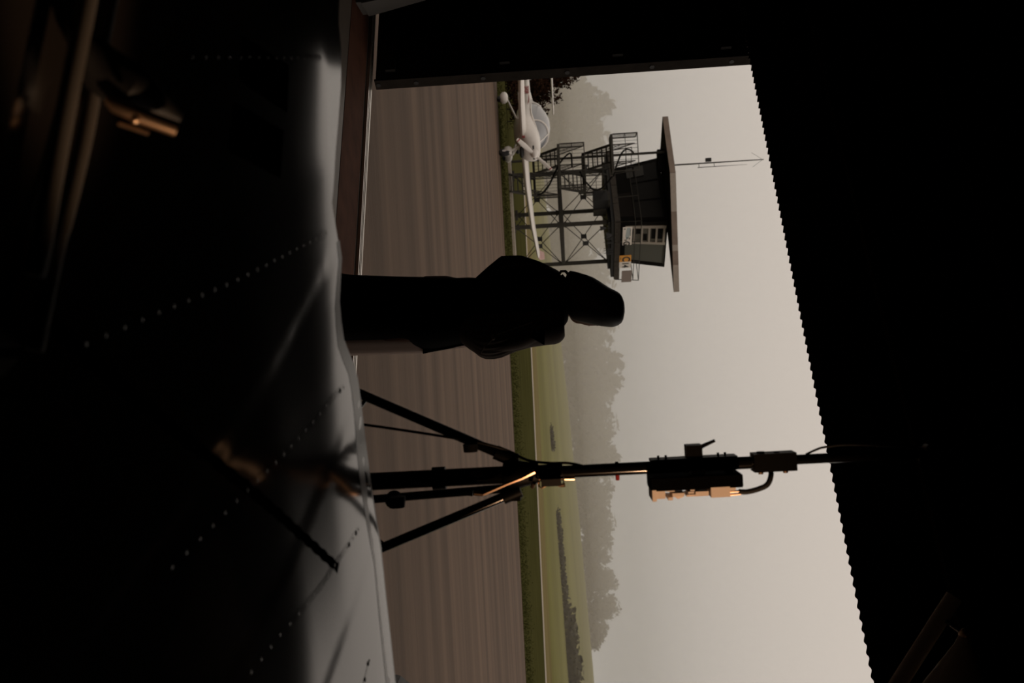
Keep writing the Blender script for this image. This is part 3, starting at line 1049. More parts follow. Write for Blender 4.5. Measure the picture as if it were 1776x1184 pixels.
wheel(-.30, -1.05, .19, (-.25, -.35, .58), True)
wheel(-.30, 1.05, .19, (-.25, .35, .58), True)
wheel(1.45, 0, .19, (1.1, 0, .62), False)

# ------------------------------------------------------------------ person in the dark coat
PD = 4.6
base = at(545, 610, PD)
QO = Vector((base.x, base.y, 0))
pf = Vector((.60, .80, 0))
prr = Vector((.80, -.60, 0))
def Q(fx, rx, z):
    return QO + pf * fx + prr * rx + Z * z
person = thing('person', QO, 'person with dark hair in a long black coat over a pale skirt, seen from behind', 'person')
def oval(c, hx, hy, n=28, rot=None, mod=None):
    ax_, ay_ = rot or (X, Y)
    return [Vector(c) + ax_ * (hx * math.cos(2 * PI * k / n) * (mod(k / n) if mod else 1)) + ay_ * (hy * math.sin(2 * PI * k / n) * (mod(k / n) if mod else 1)) for k in range(n)]
FR = (prr, pf)
bd = MB()
for s in (-1, 1):
    bd.tube([Q(0, s * .09, .95), Q(.015, s * .09, .72), Q(.02, s * .085, .50), Q(-.01, s * .085, .30), Q(-.02, s * .085, .10), Q(-.02, s * .085, .05)],
            [.088, .075, .054, .052, .036, .038], 16)
    bd.tube([Q(-.06, s * .085, .045), Q(.02, s * .09, .05), Q(.12, s * .10, .035), Q(.17, s * .10, .025)], [.034, .042, .04, .018], 12)
bd.loft([oval(Q(-.01, 0, z), a, b, 24, FR) for z, a, b in ((.84, .12, .09), (.92, .17, .12), (1.02, .165, .115), (1.15, .125, .088), (1.28, .145, .105), (1.38, .165, .10), (1.45, .15, .08), (1.49, .09, .06), (1.52, .055, .055))])
bd.tube([Q(0, 0, 1.48), Q(.02, 0, 1.56), Q(.035, 0, 1.64)], [.06, .054, .052], 14)
HC = Q(.052, 0, 1.69)
bd.ell(HC, (pf * .098, prr * .076, Z * .118), 24, 16)
bd.ell(Q(.085, 0, 1.625), (pf * .055, prr * .05, Z * .05), 16, 10)
bd.tube([Q(.142, 0, 1.715), Q(.158, 0, 1.69), Q(.170, 0, 1.668), Q(.150, 0, 1.660)], [.010, .013, .015, .012], 10)
for dz, rr in ((1.642, .0085), (1.630, .0095)):
    bd.tube([Q(.134, -.024, dz), Q(.146, 0, dz), Q(.134, .024, dz)], [.004, rr, .004], 8)
for s in (-1, 1):
    bd.ell(Q(.128, s * .031, 1.705), (pf * .014, prr * .016, Z * .011), 10, 8)
    bd.tube([Q(.134, s * .014, 1.725), Q(.138, s * .033, 1.730), Q(.124, s * .052, 1.722)], [.006, .008, .005], 8)
    bd.ell(Q(.045, s * .079, 1.685), (pf * .020, prr * .010, Z * .033), 12, 8)
# arms and hands
arms = {1: [Q(-.005, .155, 1.42), Q(.0, .185, 1.34), Q(.02, .195, 1.22), Q(.10, .14, 1.20), Q(.14, .03, 1.19)],
        -1: [Q(-.005, -.155, 1.42), at(474, 925, PD), at(466, 885, PD), Q(.02, -.15, 1.17), Q(.10, -.06, 1.14)]}
for s, pts in arms.items():
    bd.tube(pts, [.052, .044, .040, .034, .026], 14)
    w0_, w1_ = pts[-2], pts[-1]
    d = (w1_ - w0_).normalized()
    side = Z
    nrm = d.cross(side).normalized() * s
    pc_ = w1_ + d * .04
    bd.ell(pc_, (d * .052, side * .040, nrm * .016), 14, 8)
    for k in range(4):
        L = (.068, .076, .072, .058)[k]
        a0 = w1_ + d * .08 + side * (.028 - .0185 * k)
        a1 = a0 + d * (L * .42) - nrm * .006
        a2 = a1 + d * (L * .26) - nrm * .020
        a3 = a2 + d * (L * .08) - nrm * .022
        bd.tube([a0 - d * .03, a0, a1, a2, a3], [.009, .0092, .0086, .0078, .005], 8)
    t0 = w1_ + d * .015 + side * .03
    bd.tube([t0, t0 + d * .022 + side * .022 - nrm * .008, t0 + d * .052 + side * .026 - nrm * .018, t0 + d * .072 + side * .020 - nrm * .022], [.013, .011, .0095, .006], 8)
body = bd.build('body', M_skin, person)
rm = body.modifiers.new('join', 'REMESH')
rm.mode = 'VOXEL'
rm.voxel_size = 0.006
rm.use_smooth_shade = True
for s in (-1, 1):
    MB().loft([oval(Q(.055, s * .095, z), a, b, 20, FR) for z, a, b in ((0.0, .046, .125), (.02, .048, .128), (.05, .046, .115), (.075, .038, .07))]).build('shoe', M_black, person)
    MB().ell(Q(.136, s * .031, 1.705), (pf * .008, prr * .012, Z * .0075), 10, 8).build('eye', mat('eye_dark', (.02, .015, .012), .15), person)

def lr(v, uL, uR, hy, dy=0.0, mod=None, n=40):
    a, b = at(uL, v, PD), at(uR, v, PD)
    c = (a + b) / 2
    return oval((c.x, QO.y + dy, c.z), (b.x - a.x) / 2, hy, n, None, mod)
def interp(tab, v):
    for a, b in zip(tab, tab[1:]):
        if a[0] <= v <= b[0]:
            k = (v - a[0]) / (b[0] - a[0])
            return tuple(x + (y - x) * k for x, y in zip(a[1:], b[1:]))
    return tab[-1][1:] if v > tab[-1][0] else tab[0][1:]
coat_t = [(520, 470, 606, .19), (602, 475, 603, .18), (612, 477, 602, .178), (700, 480, 601, .17), (736, 480.5, 609, .166), (745, 481, 610, .165), (770, 482, 606, .16), (800, 482, 600, .155), (820, 481, 595, .15),
          (850, 484, 588, .145), (880, 482, 582, .145), (920, 470, 580, .145), (945, 464, 580, .14), (960, 466, 578, .125), (968, 470, 574, .11), (976, 478, 566, .09), (984, 490, 556, .07)]
ct = MB()
rg = []
v = 520
while v <= 984:
    a = interp(coat_t, v)
    rg.append(lr(v, a[0], a[1], a[2], mod=lambda q, v=v: 1 + .018 * math.sin(q * 2 * PI * 6 + 1.3) * max(0, (860 - v) / 260)))
    v += 8
ct.loft(rg)
# left sleeve: elbow pushed out to the left, hand held in front
sl = [at(490, 962, PD), at(474, 928, PD) , at(465, 900, PD), at(465, 876, PD), at(478, 856, PD)]
sl = [sl[0] + Y * -.01, sl[1] + Y * -.01, sl[2] + Y * .0, sl[3] + Y * .02, sl[4] + Y * .06]
sl.append(Q(.06, -.14, 1.14))
ct.tube(sl, [.058, .060, .062, .062, .056, .05], 18)
coat = ct.build('coat', M_coat, person)
rm = coat.modifiers.new('join', 'REMESH')
rm.mode = 'VOXEL'
rm.voxel_size = 0.011
rm.use_smooth_shade = True
sm = coat.modifiers.new('soften', 'SMOOTH')
sm.iterations = 3
sm.factor = .4
# coat front edge that flares past the skirt
def flat_piece(name, pts, m, parent, th=.012, dy=0.0):
    P = [at(u, v, PD) for u, v in pts]
    P = [Vector((p.x, QO.y + dy, p.z)) for p in P]
    return MB().loft([[p + Y * th for p in P], [p - Y * th for p in P]]).build(name, m, parent, smooth=False)
flat_piece('coat_front_edge', [(590, 736), (613, 736.5), (606, 770), (600, 800), (590, 850), (578, 866), (570, 800)], M_coat, coat, .02, -.03)
flat_piece('lapel', [(598, 945), (566, 946), (548, 940), (552, 915), (574, 903)], M_coat, coat, .012, -.14)
# skirt, paler, showing at the right behind the coat
sk = MB()
rg = []
for v, a, b in ((520, 500, 624), (560, 505, 620), (612, 510, 616.5), (680, 514, 614), (736, 518, 612), (780, 520, 605), (820, 520, 600)):
    rg.append(lr(v, a, b, .15, .03, mod=lambda q: 1 + .02 * math.sin(q * 2 * PI * 11)))
sk.loft(rg)
sk.build('skirt', M_skirt, person)
# blouse: gathered at the waist and bloused out over it, with full sleeve
bl_t = [(796, 545, 588, .07), (806, 530, 599, .095), (815, 526, 606, .105), (824, 525, 612, .115), (832, 525, 618.5, .12), (842, 525, 622, .125), (856, 525, 621.5, .125), (868, 525, 619, .125), (880, 525, 614, .125), (895, 525, 608, .12), (920, 525, 602, .115),
        (945, 525, 598.5, .11), (960, 528, 597, .10), (968, 530, 594.5, .09), (974, 534, 590, .08), (981, 540, 579, .06)]
bz = MB()
rg = []
v = 796
while v <= 981:
    a = interp(bl_t, v)
    amp_ = .030 * max(0, 1 - abs(v - 872) / 55)
    rg.append(lr(v, a[0], a[1], a[2], -.045, mod=lambda q, am=amp_: 1 + am * math.sin(q * 2 * PI * 26), n=156))
    v += 3.5
bz.loft(rg)
bz.tube([arms[1][0], arms[1][1], arms[1][2], arms[1][3], arms[1][4] - (arms[1][4] - arms[1][3]) * .15], [.052, .054, .05, .05, .04], 20)
blouse = bz.build('blouse', M_blouse, person)
def line_on(name, pts, r, m, parent, y):
    P = [at(u, v, PD) for u, v in pts]
    MB().tube([Vector((p.x, y, p.z)) for p in P], r, 6).build(name, m, parent)
line_on('seam', [(612, 838), (600, 845), (586, 862), (582, 868)], .0035, mat('sheer_edge', (.35, .27, .23), .6), blouse, QO.y - .165)
line_on('seam', [(580, 866), (572, 890), (560, 925)], .003, mat('sheer_edge', (.35, .27, .23), .6), blouse, QO.y - .172)
q = at(584, 860, PD)
MB().ell(Vector((q.x, QO.y - .165, q.z)), (X * .016, Y * .010, Z * .010), 10, 8).build('belt_knot', mat('sheer_edge', (.35, .27, .23), .6), blouse)
# hair: full, sweeping down to a low roll at the nape
hair_t = [(979, 496, 535, .05), (983, 478, 545, .075), (990, 470.5, 554, .09), (1000, 472, 558, .10), (1010, 475, 560, .105), (1020, 478, 562, .108), (1030, 482, 564, .11), (1040, 488, 566, .11), (1050, 495, 567, .108), (1058, 500, 567.5, .102),
          (1064, 503, 566.5, .095), (1070, 506, 564, .084), (1075, 510, 560, .07), (1079, 516, 553, .05), (1081, 524, 543, .025)]
hr = MB()
rg = []
v = 979
while v <= 1081:
    a = interp(hair_t, v)
    rg.append(lr(v, a[0], a[1], a[2], -.01, mod=lambda q: 1 + .008 * math.sin(q * 2 * PI * 17)))
    v += 3
hr.loft(rg)
hair = hr.build('hair', M_hair, person)
P = [at(u, v, PD) for u, v in ((480, 988), (471.5, 980), (472, 973), (478, 969))]
MB().tube([Vector((p.x, QO.y - .02, p.z)) for p in P], .0065, 8).build('hair_strand', M_hair, hair)
P = [at(u, v, PD) for u, v in ((488, 985), (484, 979), (478, 974))]
MB().tube([Vector((p.x, QO.y - .02, p.z)) for p in P], .006, 8).build('hair_strand', M_hair, hair)

# ------------------------------------------------------------------ light stand
SD = 2.8
ps = at(817, 1000, SD)
SX, SY = ps.x, ps.y
def SZ(v, u=812):
    return at(u, v, SD).z
def SP(du, v, dy=0.0):
    """point on the stand: du pixels right of its axis at height v"""
    k = SD / FPX
    return Vector((SX + du * k, SY + dy, SZ(v)))
px = SD / FPX
stand = thing('light_stand', (SX, SY, 0), 'tall black tripod light stand with clamped lamp unit in the doorway right of the person', 'stand')
MB().tube([Vector((SX, SY, .10)), SP(0, 905)], 15.5 * px, 20).build('lower_column', M_stand, stand)
MB().tube([SP(0, 900), SP(0, 1300)], 11 * px, 20).build('upper_pole', M_stand, stand)
MB().tube([SP(-1, 1290), SP(-1, 1600)], 8.5 * px, 18).build('top_pole', M_stand, stand)
MB().tube([SP(0, 748), SP(0, 771)], 20 * px, 20).build('clamp_ring', M_standm, stand)
mb = MB().tube([SP(0, 872), SP(0, 884), SP(0, 900), SP(0, 934)], [20 * px, 24 * px, 24 * px, 17 * px], 20)
mb.tube([SP(0, 934), SP(0, 976)], 14.5 * px, 18)
col = mb.build('leg_collar', M_standm, stand)
# legs: left, right, and one to the back
legs = [((-28, 886), (683, 625), -.05), ((30, 893), (952, 657), -.02)]
for (du, v0), (u1, v1), dy in legs:
    a = SP(du, v0)
    b = at(u1, v1, SD)
    d = b - a
    k = (a.z - 0.013) / (a.z - b.z)
    foot = a + d * k
    lg = MB().tube([a, foot], 8.5 * px, 14).build('leg', M_stand, stand)
    MB().tube([a + d * -.03, a + d * .10], 13 * px, 12).build('leg_hinge', M_standm, lg)
    MB().tube([foot - d.normalized() * .06, foot + Z * .005], [9.5 * px, 8 * px], 12).build('rubber_foot', M_rubber, lg)
    # lower brace back to the column
    q = a + d * .95
    MB().tube([q, Vector((SX, SY, q.z - .22))], 4 * px, 8).build('leg_brace', M_stand, lg)
a = SP(26, 880, .03)
b = at(866, 640, SD + .25)
foot = a + (b - a) * ((a.z - .013) / (a.z - b.z))
lg = MB().tube([a, foot], 8 * px, 14).build('leg', M_stand, stand)
MB().tube([foot + Z * .04, foot + Z * .004], 9 * px, 12).build('rubber_foot', M_rubber, lg)
kp = a + (b - a) * .80
MB().tube([kp - Y * .02 + X * .0, kp - Y * .045 + X * .004], [16 * px, 15 * px], 14).build('leg_knob', M_rubber, lg)
mb = MB()
k2 = at(868, 690, SD + .1)
mb.tube([k2 - X * .012, k2 + X * .02], [15 * px, 12 * px], 12)
mb.build('leg_knob', M_rubber, lg)
# hinge brackets
MB().box(SP(34, 892), (22 * px, .03, 16 * px)).build('hinge_bracket', M_standm, col, smooth=False)
MB().box(SP(-24, 892), (22 * px, .03, 18 * px)).build('hinge_bracket', M_standm, col, smooth=False)
kl = at(776, 816, SD - .03)
MB().tube([kl - X * .010 + Y * .0, kl + X * .012], [13 * px, 12 * px], 12).build('leg_knob', M_rubber, stand)
# winding crank and gear bracket, orange lamplight put into their metal colour
mb = MB().tube([SP(24, 822, -.05), SP(27, 838, -.05)], [5 * px, 4 * px], 8)
mb.tube([SP(27, 838, -.05), SP(11, 880, -.055), SP(2, 906, -.06), SP(-8, 928, -.06)], [3.2 * px, 3 * px, 3 * px, 4 * px], 8)
crank = mb.build('crank_handle', M_brass, stand)
MB().tube([SP(24, 820, -.05), SP(20, 800, -.05)], 6 * px, 10).build('crank_grip', M_standm, crank)
mb = MB()
loop = [(7, 934), (6, 945), (9, 950), (6, 962), (8, 976), (19, 976), (20, 968), (16, 962), (17, 948), (22, 938), (19, 934)]  # loop traces the lit outlines of the gear bracket
mb.tube([SP(u_, v_, -.045) for u_, v_ in loop] + [SP(7, 934, -.045)], 1.7 * px, 6)
mb.tube([SP(12, 926, -.05), SP(20, 922, -.04)], 4 * px, 8)
mb.box(SP(20, 974, -.03), (6 * px, .012, 9 * px))
mb.build('gear_bracket', M_brass, stand)
MB().box(SP(13, 955, -.03), (12 * px, .05, 34 * px)).build('gear_box', M_black, stand, smooth=False)
MB().tube([SP(11, 978, -.012), SP(12, 995, -.010)], 3 * px, 8).build('rack_end', M_brass, stand)
MB().tube([SP(10, 1070), SP(19, 1070)], [4 * px, 3.4 * px], 10).build('lock_knob', M_red, stand)
MB().tube([SP(-10, 1070), SP(-13, 1070)], 3 * px, 8).build('lock_stud', M_standm, stand)
MB().tube([SP(-12, 1594, -.01), SP(12, 1594, -.01)], 11 * px, 14).build('top_joint', M_standm, stand)
MB().tube([SP(-13, 1594, -.02), SP(-13, 1594, -.05)], 6 * px, 12).build('top_knob', mat('dull_red_knob', (.10, .015, .012), .5), stand)
# clamped lamp unit (battery ballast with an open lit side)
unit = thing('lamp_ballast', SP(20, 1123), 'black lamp ballast with warm-lit side panel clamped to the light stand pole', 'ballast')
MB().box(SP(24, 1201, .0), (19 * px, .13, 154 * px)).build('housing', M_deep, unit, smooth=False)
BXX = 33.5
def comp(v0, v1, du0, du1, y0, y1, m, nm='component'):
    a, b = SP(du0, v0, y0), SP(du1, v1, y1)
    c = (a + b) / 2
    return MB().box(c, (abs(b.x - a.x), abs(b.y - a.y), abs(b.z - a.z))).build(nm, m, unit, smooth=False)
comp(1124, 1278, 33, 36, -.06, .06, M_deep, 'back_plate')
comp(1125, 1132, 33, 53, -.062, .05, M_plate, 'end_plate')
comp(1131, 1147, 36, 49, -.06, .03, M_plate, 'end_block')
comp(1224, 1256, 30, 51, -.062, .05, M_plate, 'cover_plate')
comp(1256, 1267, 36, 42, -.05, .05, M_plate, 'cover_plate')
rnd = random.Random(9)
for (v0, v1, a_, b_) in ((1150, 1164, 36, 39), (1160, 1180, 42, 48), (1152, 1160, 48, 53), (1166, 1178, 48, 51), (1186, 1196, 40, 43), (1184, 1200, 46, 49), (1200, 1222, 42, 50), (1190, 1197, 36, 39), (1168, 1172, 44, 52)):
    comp(v0, v1, a_, b_, -.055 + rnd.uniform(0, .02), .03, M_plate)
for v0, a_ in ((1256, 46), (1256, 51)):
    MB().tube([SP(a_, v0, -.03), SP(a_ - 1, 1277, -.03)], 2.0 * px, 8).build('plug', M_brass, unit)
MB().box(SP(12, 1262, 0), (8 * px, .03, 12 * px)).build('mount_spigot', M_deep, unit, smooth=False)
# mounting rail and clamp with T handle behind the pole
MB().box(SP(-12, 1202, .01), (4 * px, .06, 148 * px)).build('mount_rail', M_standm, unit, smooth=False)
for v0 in (1142, 1155, 1245, 1257):
    MB().tube([SP(-13, v0), SP(-20, v0)], 2.1 * px, 8).build('screw', M_standm, unit)
cl = MB().box(SP(-22, 1203), (28 * px, .05, 27 * px)).build('clamp', M_standm, unit, smooth=False)
MB().box(SP(10, 1207, -.01), (5 * px, .05, 24 * px)).build('clamp_jaw', M_plate, cl, smooth=False)
MB().tube([SP(-30, 1213), SP(-36, 1228), SP(-41, 1241)], [4 * px, 3.2 * px, 2.8 * px], 10).build('lever', M_standm, cl)
# coupling at the top of the pole
mb = MB().box(SP(0, 1339), (31 * px, .06, 72 * px))
mb.tube([SP(-14, 1318), SP(-18, 1318)], 7 * px, 12)
mb.tube([SP(-14, 1345), SP(-17, 1345)], 5 * px, 12)
cp = mb.build('coupling', M_standm, stand, smooth=False)
for v0 in (1314, 1356):
    MB().tube([SP(14, v0, -.02), SP(19, v0, -.02)], [5 * px, 4 * px], 10).build('bolt', M_brass, cp)
def curve3(P, n=8):
    out = []
    for i in range(len(P) - 1):
        p0, p1, p2, p3 = P[max(i - 1, 0)], P[i], P[i + 1], P[min(i + 2, len(P) - 1)]
        for k in range(n):
            t = k / n
            out.append(0.5 * ((2 * p1) + (p2 - p0) * t + (2 * p0 - 5 * p1 + 4 * p2 - p3) * t * t + (3 * p1 - p0 - 3 * p2 + p3) * t ** 3))
    out.append(P[-1])
    return out
MB().tube(curve3([SP(46, 1274, -.03), SP(47, 1288, -.03), SP(43, 1308, -.03), SP(36, 1323, -.03), SP(22, 1331, -.02), SP(12, 1333, 0)]), 4.6 * px, 10).build('thick_cable', M_rubber, unit)
# thin cable running down the left leg to the floor
la = SP(-28, 886)
lb = at(683, 625, SD)
cpts = [SP(-9, 1010), SP(-15, 985), SP(-17, 950), SP(-24, 915), at(781, 880, SD), at(768, 835, SD - .02), at(758, 778, SD - .01), at(752, 740, SD - .02), at(743, 680, SD - .02), at(736, 628, SD - .02), at(728, 540, SD), at(722, 440, SD + .02)]
last = cpts[-1]
cpts += [Vector((last.x - .02, last.y, .25)), Vector((last.x - .05, last.y, .03)), Vector((last.x - .25, last.y - .1, .006)), Vector((last.x - .9, last.y - .3, .006))]
o = MB().tube(curve3(cpts), 2.4 * px, 8).build('power_cable', M_rubber)
tag(o, 'thin black cable trailing down from the light stand collar along its left leg', 'cable')
o = MB().tube(curve3([SP(-9, 1395), SP(-16, 1412), SP(-20, 1428), SP(-22, 1470), SP(-14, 1560), SP(-9, 1590)]), 2 * px, 8).build('thin_lead', M_rubber)
tag(o, 'thin black lead looping up beside the top of the light stand pole', 'cable')

# ------------------------------------------------------------------ foreground aircraft wing
WZ = 1.05
E0 = Vector((-.355, 2.10, 0))
we = Vector((.947, .32, 0)).normalized()
wc = Vector((we.y, -we.x, 0))            # towards the camera
sil = [(-120, 596), (-40, 590), (37, 587), (90, 592), (149, 591), (223, 585), (297, 580), (353, 577), (409, 586), (438, 591), (467, 593), (508, 589), (560, 594), (586, 597), (623, 609), (641, 617), (697, 625), (753, 631), (824, 640), (890, 650), (950, 660), (1040, 669), (1184, 685), (1300, 698)]
def s_of(u):
    # where the sight line through column u crosses the leading edge line
    r = ray(u, 620)
    # EYE + r*k on line E0 + we*s
    n = Vector((-we.y, we.x, 0))
    k = (E0 - Vector((0, 0, 0))).dot(n) / Vector((r.x, r.y, 0)).dot(n)
    p = Vector((r.x, r.y, 0)) * k
    return (p - E0).dot(we), k
EZM = 1.05
S_ROLL = s_of(290)[0]
def roll(s):
    q = max(0.0, S_ROLL - s)
    return .10 * q * q / (q + .10)
edge = []
for u, v in sil:
    p = G(u, v, EZM)
    for _ in range(5):
        p = G(u, v, EZM + roll((Vector((p.x, p.y, 0)) - E0).dot(we)))
    edge.append(((Vector((p.x, p.y, 0)) - E0).dot(we), (Vector((p.x, p.y, 0)) - E0).dot(wc)))
edge.sort()
def edge_t(s):
    if s <= edge[0][0]:
        return edge[0][1]
    for (s0, z0), (s1, z1) in zip(edge, edge[1:]):
        if s <= s1:
            k = (s - s0) / (s1 - s0)
            return z0 + (z1 - z0) * k
    return edge[-1][1]
PANEL = [(-9, -.003)] + [(s_of(u)[0], o_) for u, o_ in ((404, .003), (672, -.001), (918, -.004), (1150, -.001))]
def wing_z(s, t):
    z = EZM + roll(s)
    ts = min(max(t, 0), .35)
    prev_o = PANEL[0][1]
    off = prev_o
    for s0, o_ in PANEL[1:]:
        sk_ = s0 + .30 * max(t, 0)
        off += (o_ - prev_o) * min(1, max(0, (s - sk_) / .004 + .5))
        prev_o = o_
    z -= off * ts
    if t > .45:
        q = t - .45
        z -= .14 * (q + .22 * (math.exp(-q / .22) - 1))
    z -= .034 * max(0, s - .35) * min(max(t, 0), .6)
    z += .0011 * noise.noise(Vector((s * 3.1, t * 4.0, 2.0))) + .0016 * noise.noise(Vector((s * 1.3, t * 1.2, 7.0)))
    tt = max(t, 0)
    z -= (.045 * tt + .17 * tt * tt) if tt < .28 else (.045 * .28 + .17 * .0784 + (.045 + .34 * .28) * (tt - .28))
    return z
def W(s, t, dz=0.0):
    return E0 + we * s + wc * t + Z * (wing_z(s, t) + dz)
def wing_st(u, v):
    p = G(u, v, EZM)
    for _ in range(4):
        s, t = (p - E0).dot(we), (p - E0).dot(wc)
        p = G(u, v, wing_z(s, t))
    return (Vector((p.x, p.y, 0)) - E0).dot(we), (Vector((p.x, p.y, 0)) - E0).dot(wc)
wing = thing('parked_aircraft', (E0.x + .3, E0.y - .5, 0), 'dark glossy riveted aircraft wing filling the near foreground below the camera', 'aircraft')
S0, S1 = -1.05, 1.75
ns, ntt = 150, 60
mb = MB()
rows = []
for j in range(ntt + 1):
    q = (j / ntt) ** 1.2
    row = []
    for i in range(ns + 1):
        s = S0 + (S1 - S0) * i / ns
        t0 = edge_t(s)
        row.append(W(s, t0 + (1.85 - t0) * q))
    rows.append(row)
mb.loft(rows, caps=False, closed=False)
# rolled leading edge and underside
le = []
for kk in range(1, 7):
    a = kk / 6 * PI * .5
    le.append([W(S0 + (S1 - S0) * i / ns, edge_t(S0 + (S1 - S0) * i / ns) - .016 * math.sin(a), -.016 * (1 - math.cos(a))) for i in range(ns + 1)])
low = [[W(S0 + (S1 - S0) * i / ns, .08, -.09) for i in range(ns + 1)], [W(S0 + (S1 - S0) * i / ns, .5, -.15) for i in range(ns + 1)], [W(S0 + (S1 - S0) * i / ns, 1.85, -.03) for i in range(ns + 1)], rows[-1]]
mb.loft([rows[0]] + le + low, caps=False, closed=False)
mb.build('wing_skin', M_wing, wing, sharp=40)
# narrow folded strip along the right leading edge, its sky sheen painted as paler colour
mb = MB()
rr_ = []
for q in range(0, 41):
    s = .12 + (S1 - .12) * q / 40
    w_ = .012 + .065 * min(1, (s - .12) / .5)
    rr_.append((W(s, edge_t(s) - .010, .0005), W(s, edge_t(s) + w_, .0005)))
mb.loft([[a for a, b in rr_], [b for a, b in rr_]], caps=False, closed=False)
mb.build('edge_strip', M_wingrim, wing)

def on_path(pts, step):
    P = [Vector((*wing_st(u, v), 0)) for u, v in pts]
    out = [P[0]]
    for a, b in zip(P, P[1:]):
        n = max(1, int((b - a).length / step))
        for k in range(1, n + 1):
            out.append(a.lerp(b, k / n))
    return out
def lap(pts, w_=.018, h_=.0006, rivets=True, name='lap_seam', step=.012, m=None):
    P = on_path(pts, step)
    mb = MB()
    prof_ = []
    for i, p in enumerate(P):
        d = (P[min(i + 1, len(P) - 1)] - P[max(i - 1, 0)]).normalized()
        nn = Vector((-d.y, d.x, 0))
        ww = w_ * (1 + (.25 if (i // 2) % 2 else 0))
        a, b = p - nn * ww / 2, p + nn * ww / 2
        prof_.append([W(a.x, a.y, .0002), W(a.x, a.y, h_), W(b.x, b.y, h_ * .7), W(b.x, b.y, .0002)])
    mb.loft(prof_, caps=False, closed=False)
    if rivets:
        acc = 0
        for i in range(0, len(P), 3):
            c = W(P[i].x, P[i].y, h_)
            mb.ell(c, (X * .0032, Y * .0032, Z * .0009), 8, 5)
    return mb.build(name, m or M_wing, wing, sharp=30)
lap([(404, 566), (440, 500), (490, 410), (540, 300), (600, 160)])
lap([(672, 596), (690, 577), (727, 550), (760, 520), (860, 430), (1000, 300)], w_=.014)
lap([(918, 622), (944, 607), (985, 580), (1010, 565), (1052, 533), (1100, 497), (1180, 440)], w_=.014)
lap([(100, 556), (99, 505), (98, 440), (97, 340)], w_=.012)
lap([(1145, 642), (1178, 635), (1240, 615)], w_=.010, h_=.0008)
lap([(560, 110), (650, 215), (760, 345), (870, 468), (985, 590)], w_=.018, h_=.0008, rivets=False, name='walkway_edge', m=M_seal)
# loose rivets visible on the bright band
for u, v in ((677, 590), (924, 618), (944, 607), (1150, 640), (1178, 635)):
    s, t = wing_st(u, v)
    c = W(s, t, .0005)
    MB().ell(c, (X * .006, Y * .006, Z * .002), 10, 6).build('rivet', M_black, wing)
# maroon painted squares
for quad in ([(63, 424), (141, 420), (195, 498), (112, 500)], [(178, 411), (262, 403), (309, 487), (227, 493)]):
    st_ = [wing_st(u, v) for u, v in quad]
    mb = MB()
    n = 8
    rowsq = []
    for j in range(n + 1):
        row = []
        for i in range(n + 1):
            a = [st_[0][k] + (st_[1][k] - st_[0][k]) * i / n for k in (0, 1)]
            b = [st_[3][k] + (st_[2][k] - st_[3][k]) * i / n for k in (0, 1)]
            p = [a[k] + (b[k] - a[k]) * j / n for k in (0, 1)]
            row.append(W(p[0], p[1], .0012))
        rowsq.append(row)
    mb.loft(rowsq, caps=False, closed=False)
    mb.build('painted_square', M_maroon, wing)
# windscreen frame at the near left: two rounded bars and a grey sill panel
def zp(u, v, dz):
    s, t = wing_st(u, v)
    # point on the sight line, lifted dz above the skin
    p = W(s, t)
    r = ray(u, v)
    k = (p.z + dz - EYE.z) / r.z
    return EYE + r * k
fz = .035
bar1 = [zp(*q, fz) for q in ((-90, 170), (60, 140), (208, 111), (380, 80), (427, 72), (478, 60))]
bar2 = [zp(*q, fz - .01) for q in ((-90, 208), (60, 178), (230, 148), (380, 112), (427, 98), (608, 60))]
MB().tube(curve3(bar1), [.011] * (len(curve3(bar1))), 12).build('windscreen_bar', M_greyp, wing)
MB().tube(curve3(bar2), .010, 12).build('windscreen_bar', M_greyp, wing)
pz = .02
poly = [zp(400, 66, pz), zp(500, 52, pz), zp(600, 36, pz), zp(596, -120, pz), zp(360, -120, pz)]
MB().loft([[p for p in poly], [p - Z * .012 for p in poly]]).build('sill_panel', M_greyp, wing, smooth=False)
poly = [zp(622, 34, pz), zp(652, 4, pz), zp(700, -90, pz), zp(618, -90, pz)]
MB().loft([[p for p in poly], [p - Z * .012 for p in poly]]).build('sill_panel', M_greyp, wing, smooth=False)
# undercarriage that carries the wing
g0 = E0 + we * .35 + wc * .75
MB().tube([g0 + Z * (wing_z(.35, .75) - .09), g0 + Z * .2], [.035, .03], 12).build('gear_leg', M_standm, wing)
MB().tube([g0 + Z * .18 - we * .07, g0 + Z * .18 - we * .05, g0 + Z * .18 + we * .05, g0 + Z * .18 + we * .07], [.14, .18, .18, .14], 24).build('wheel', M_rubber, wing)
g1 = E0 + we * -.7 + wc * 1.0
MB().tube([g1 + Z * (wing_z(-.7, 1.0) - .08), g1 + Z * .2], [.035, .03], 12).build('gear_leg', M_standm, wing)
MB().tube([g1 + Z * .18 - we * .07, g1 + Z * .18 - we * .05, g1 + Z * .18 + we * .05, g1 + Z * .18 + we * .07], [.14, .18, .18, .14], 24).build('wheel', M_rubber, wing)

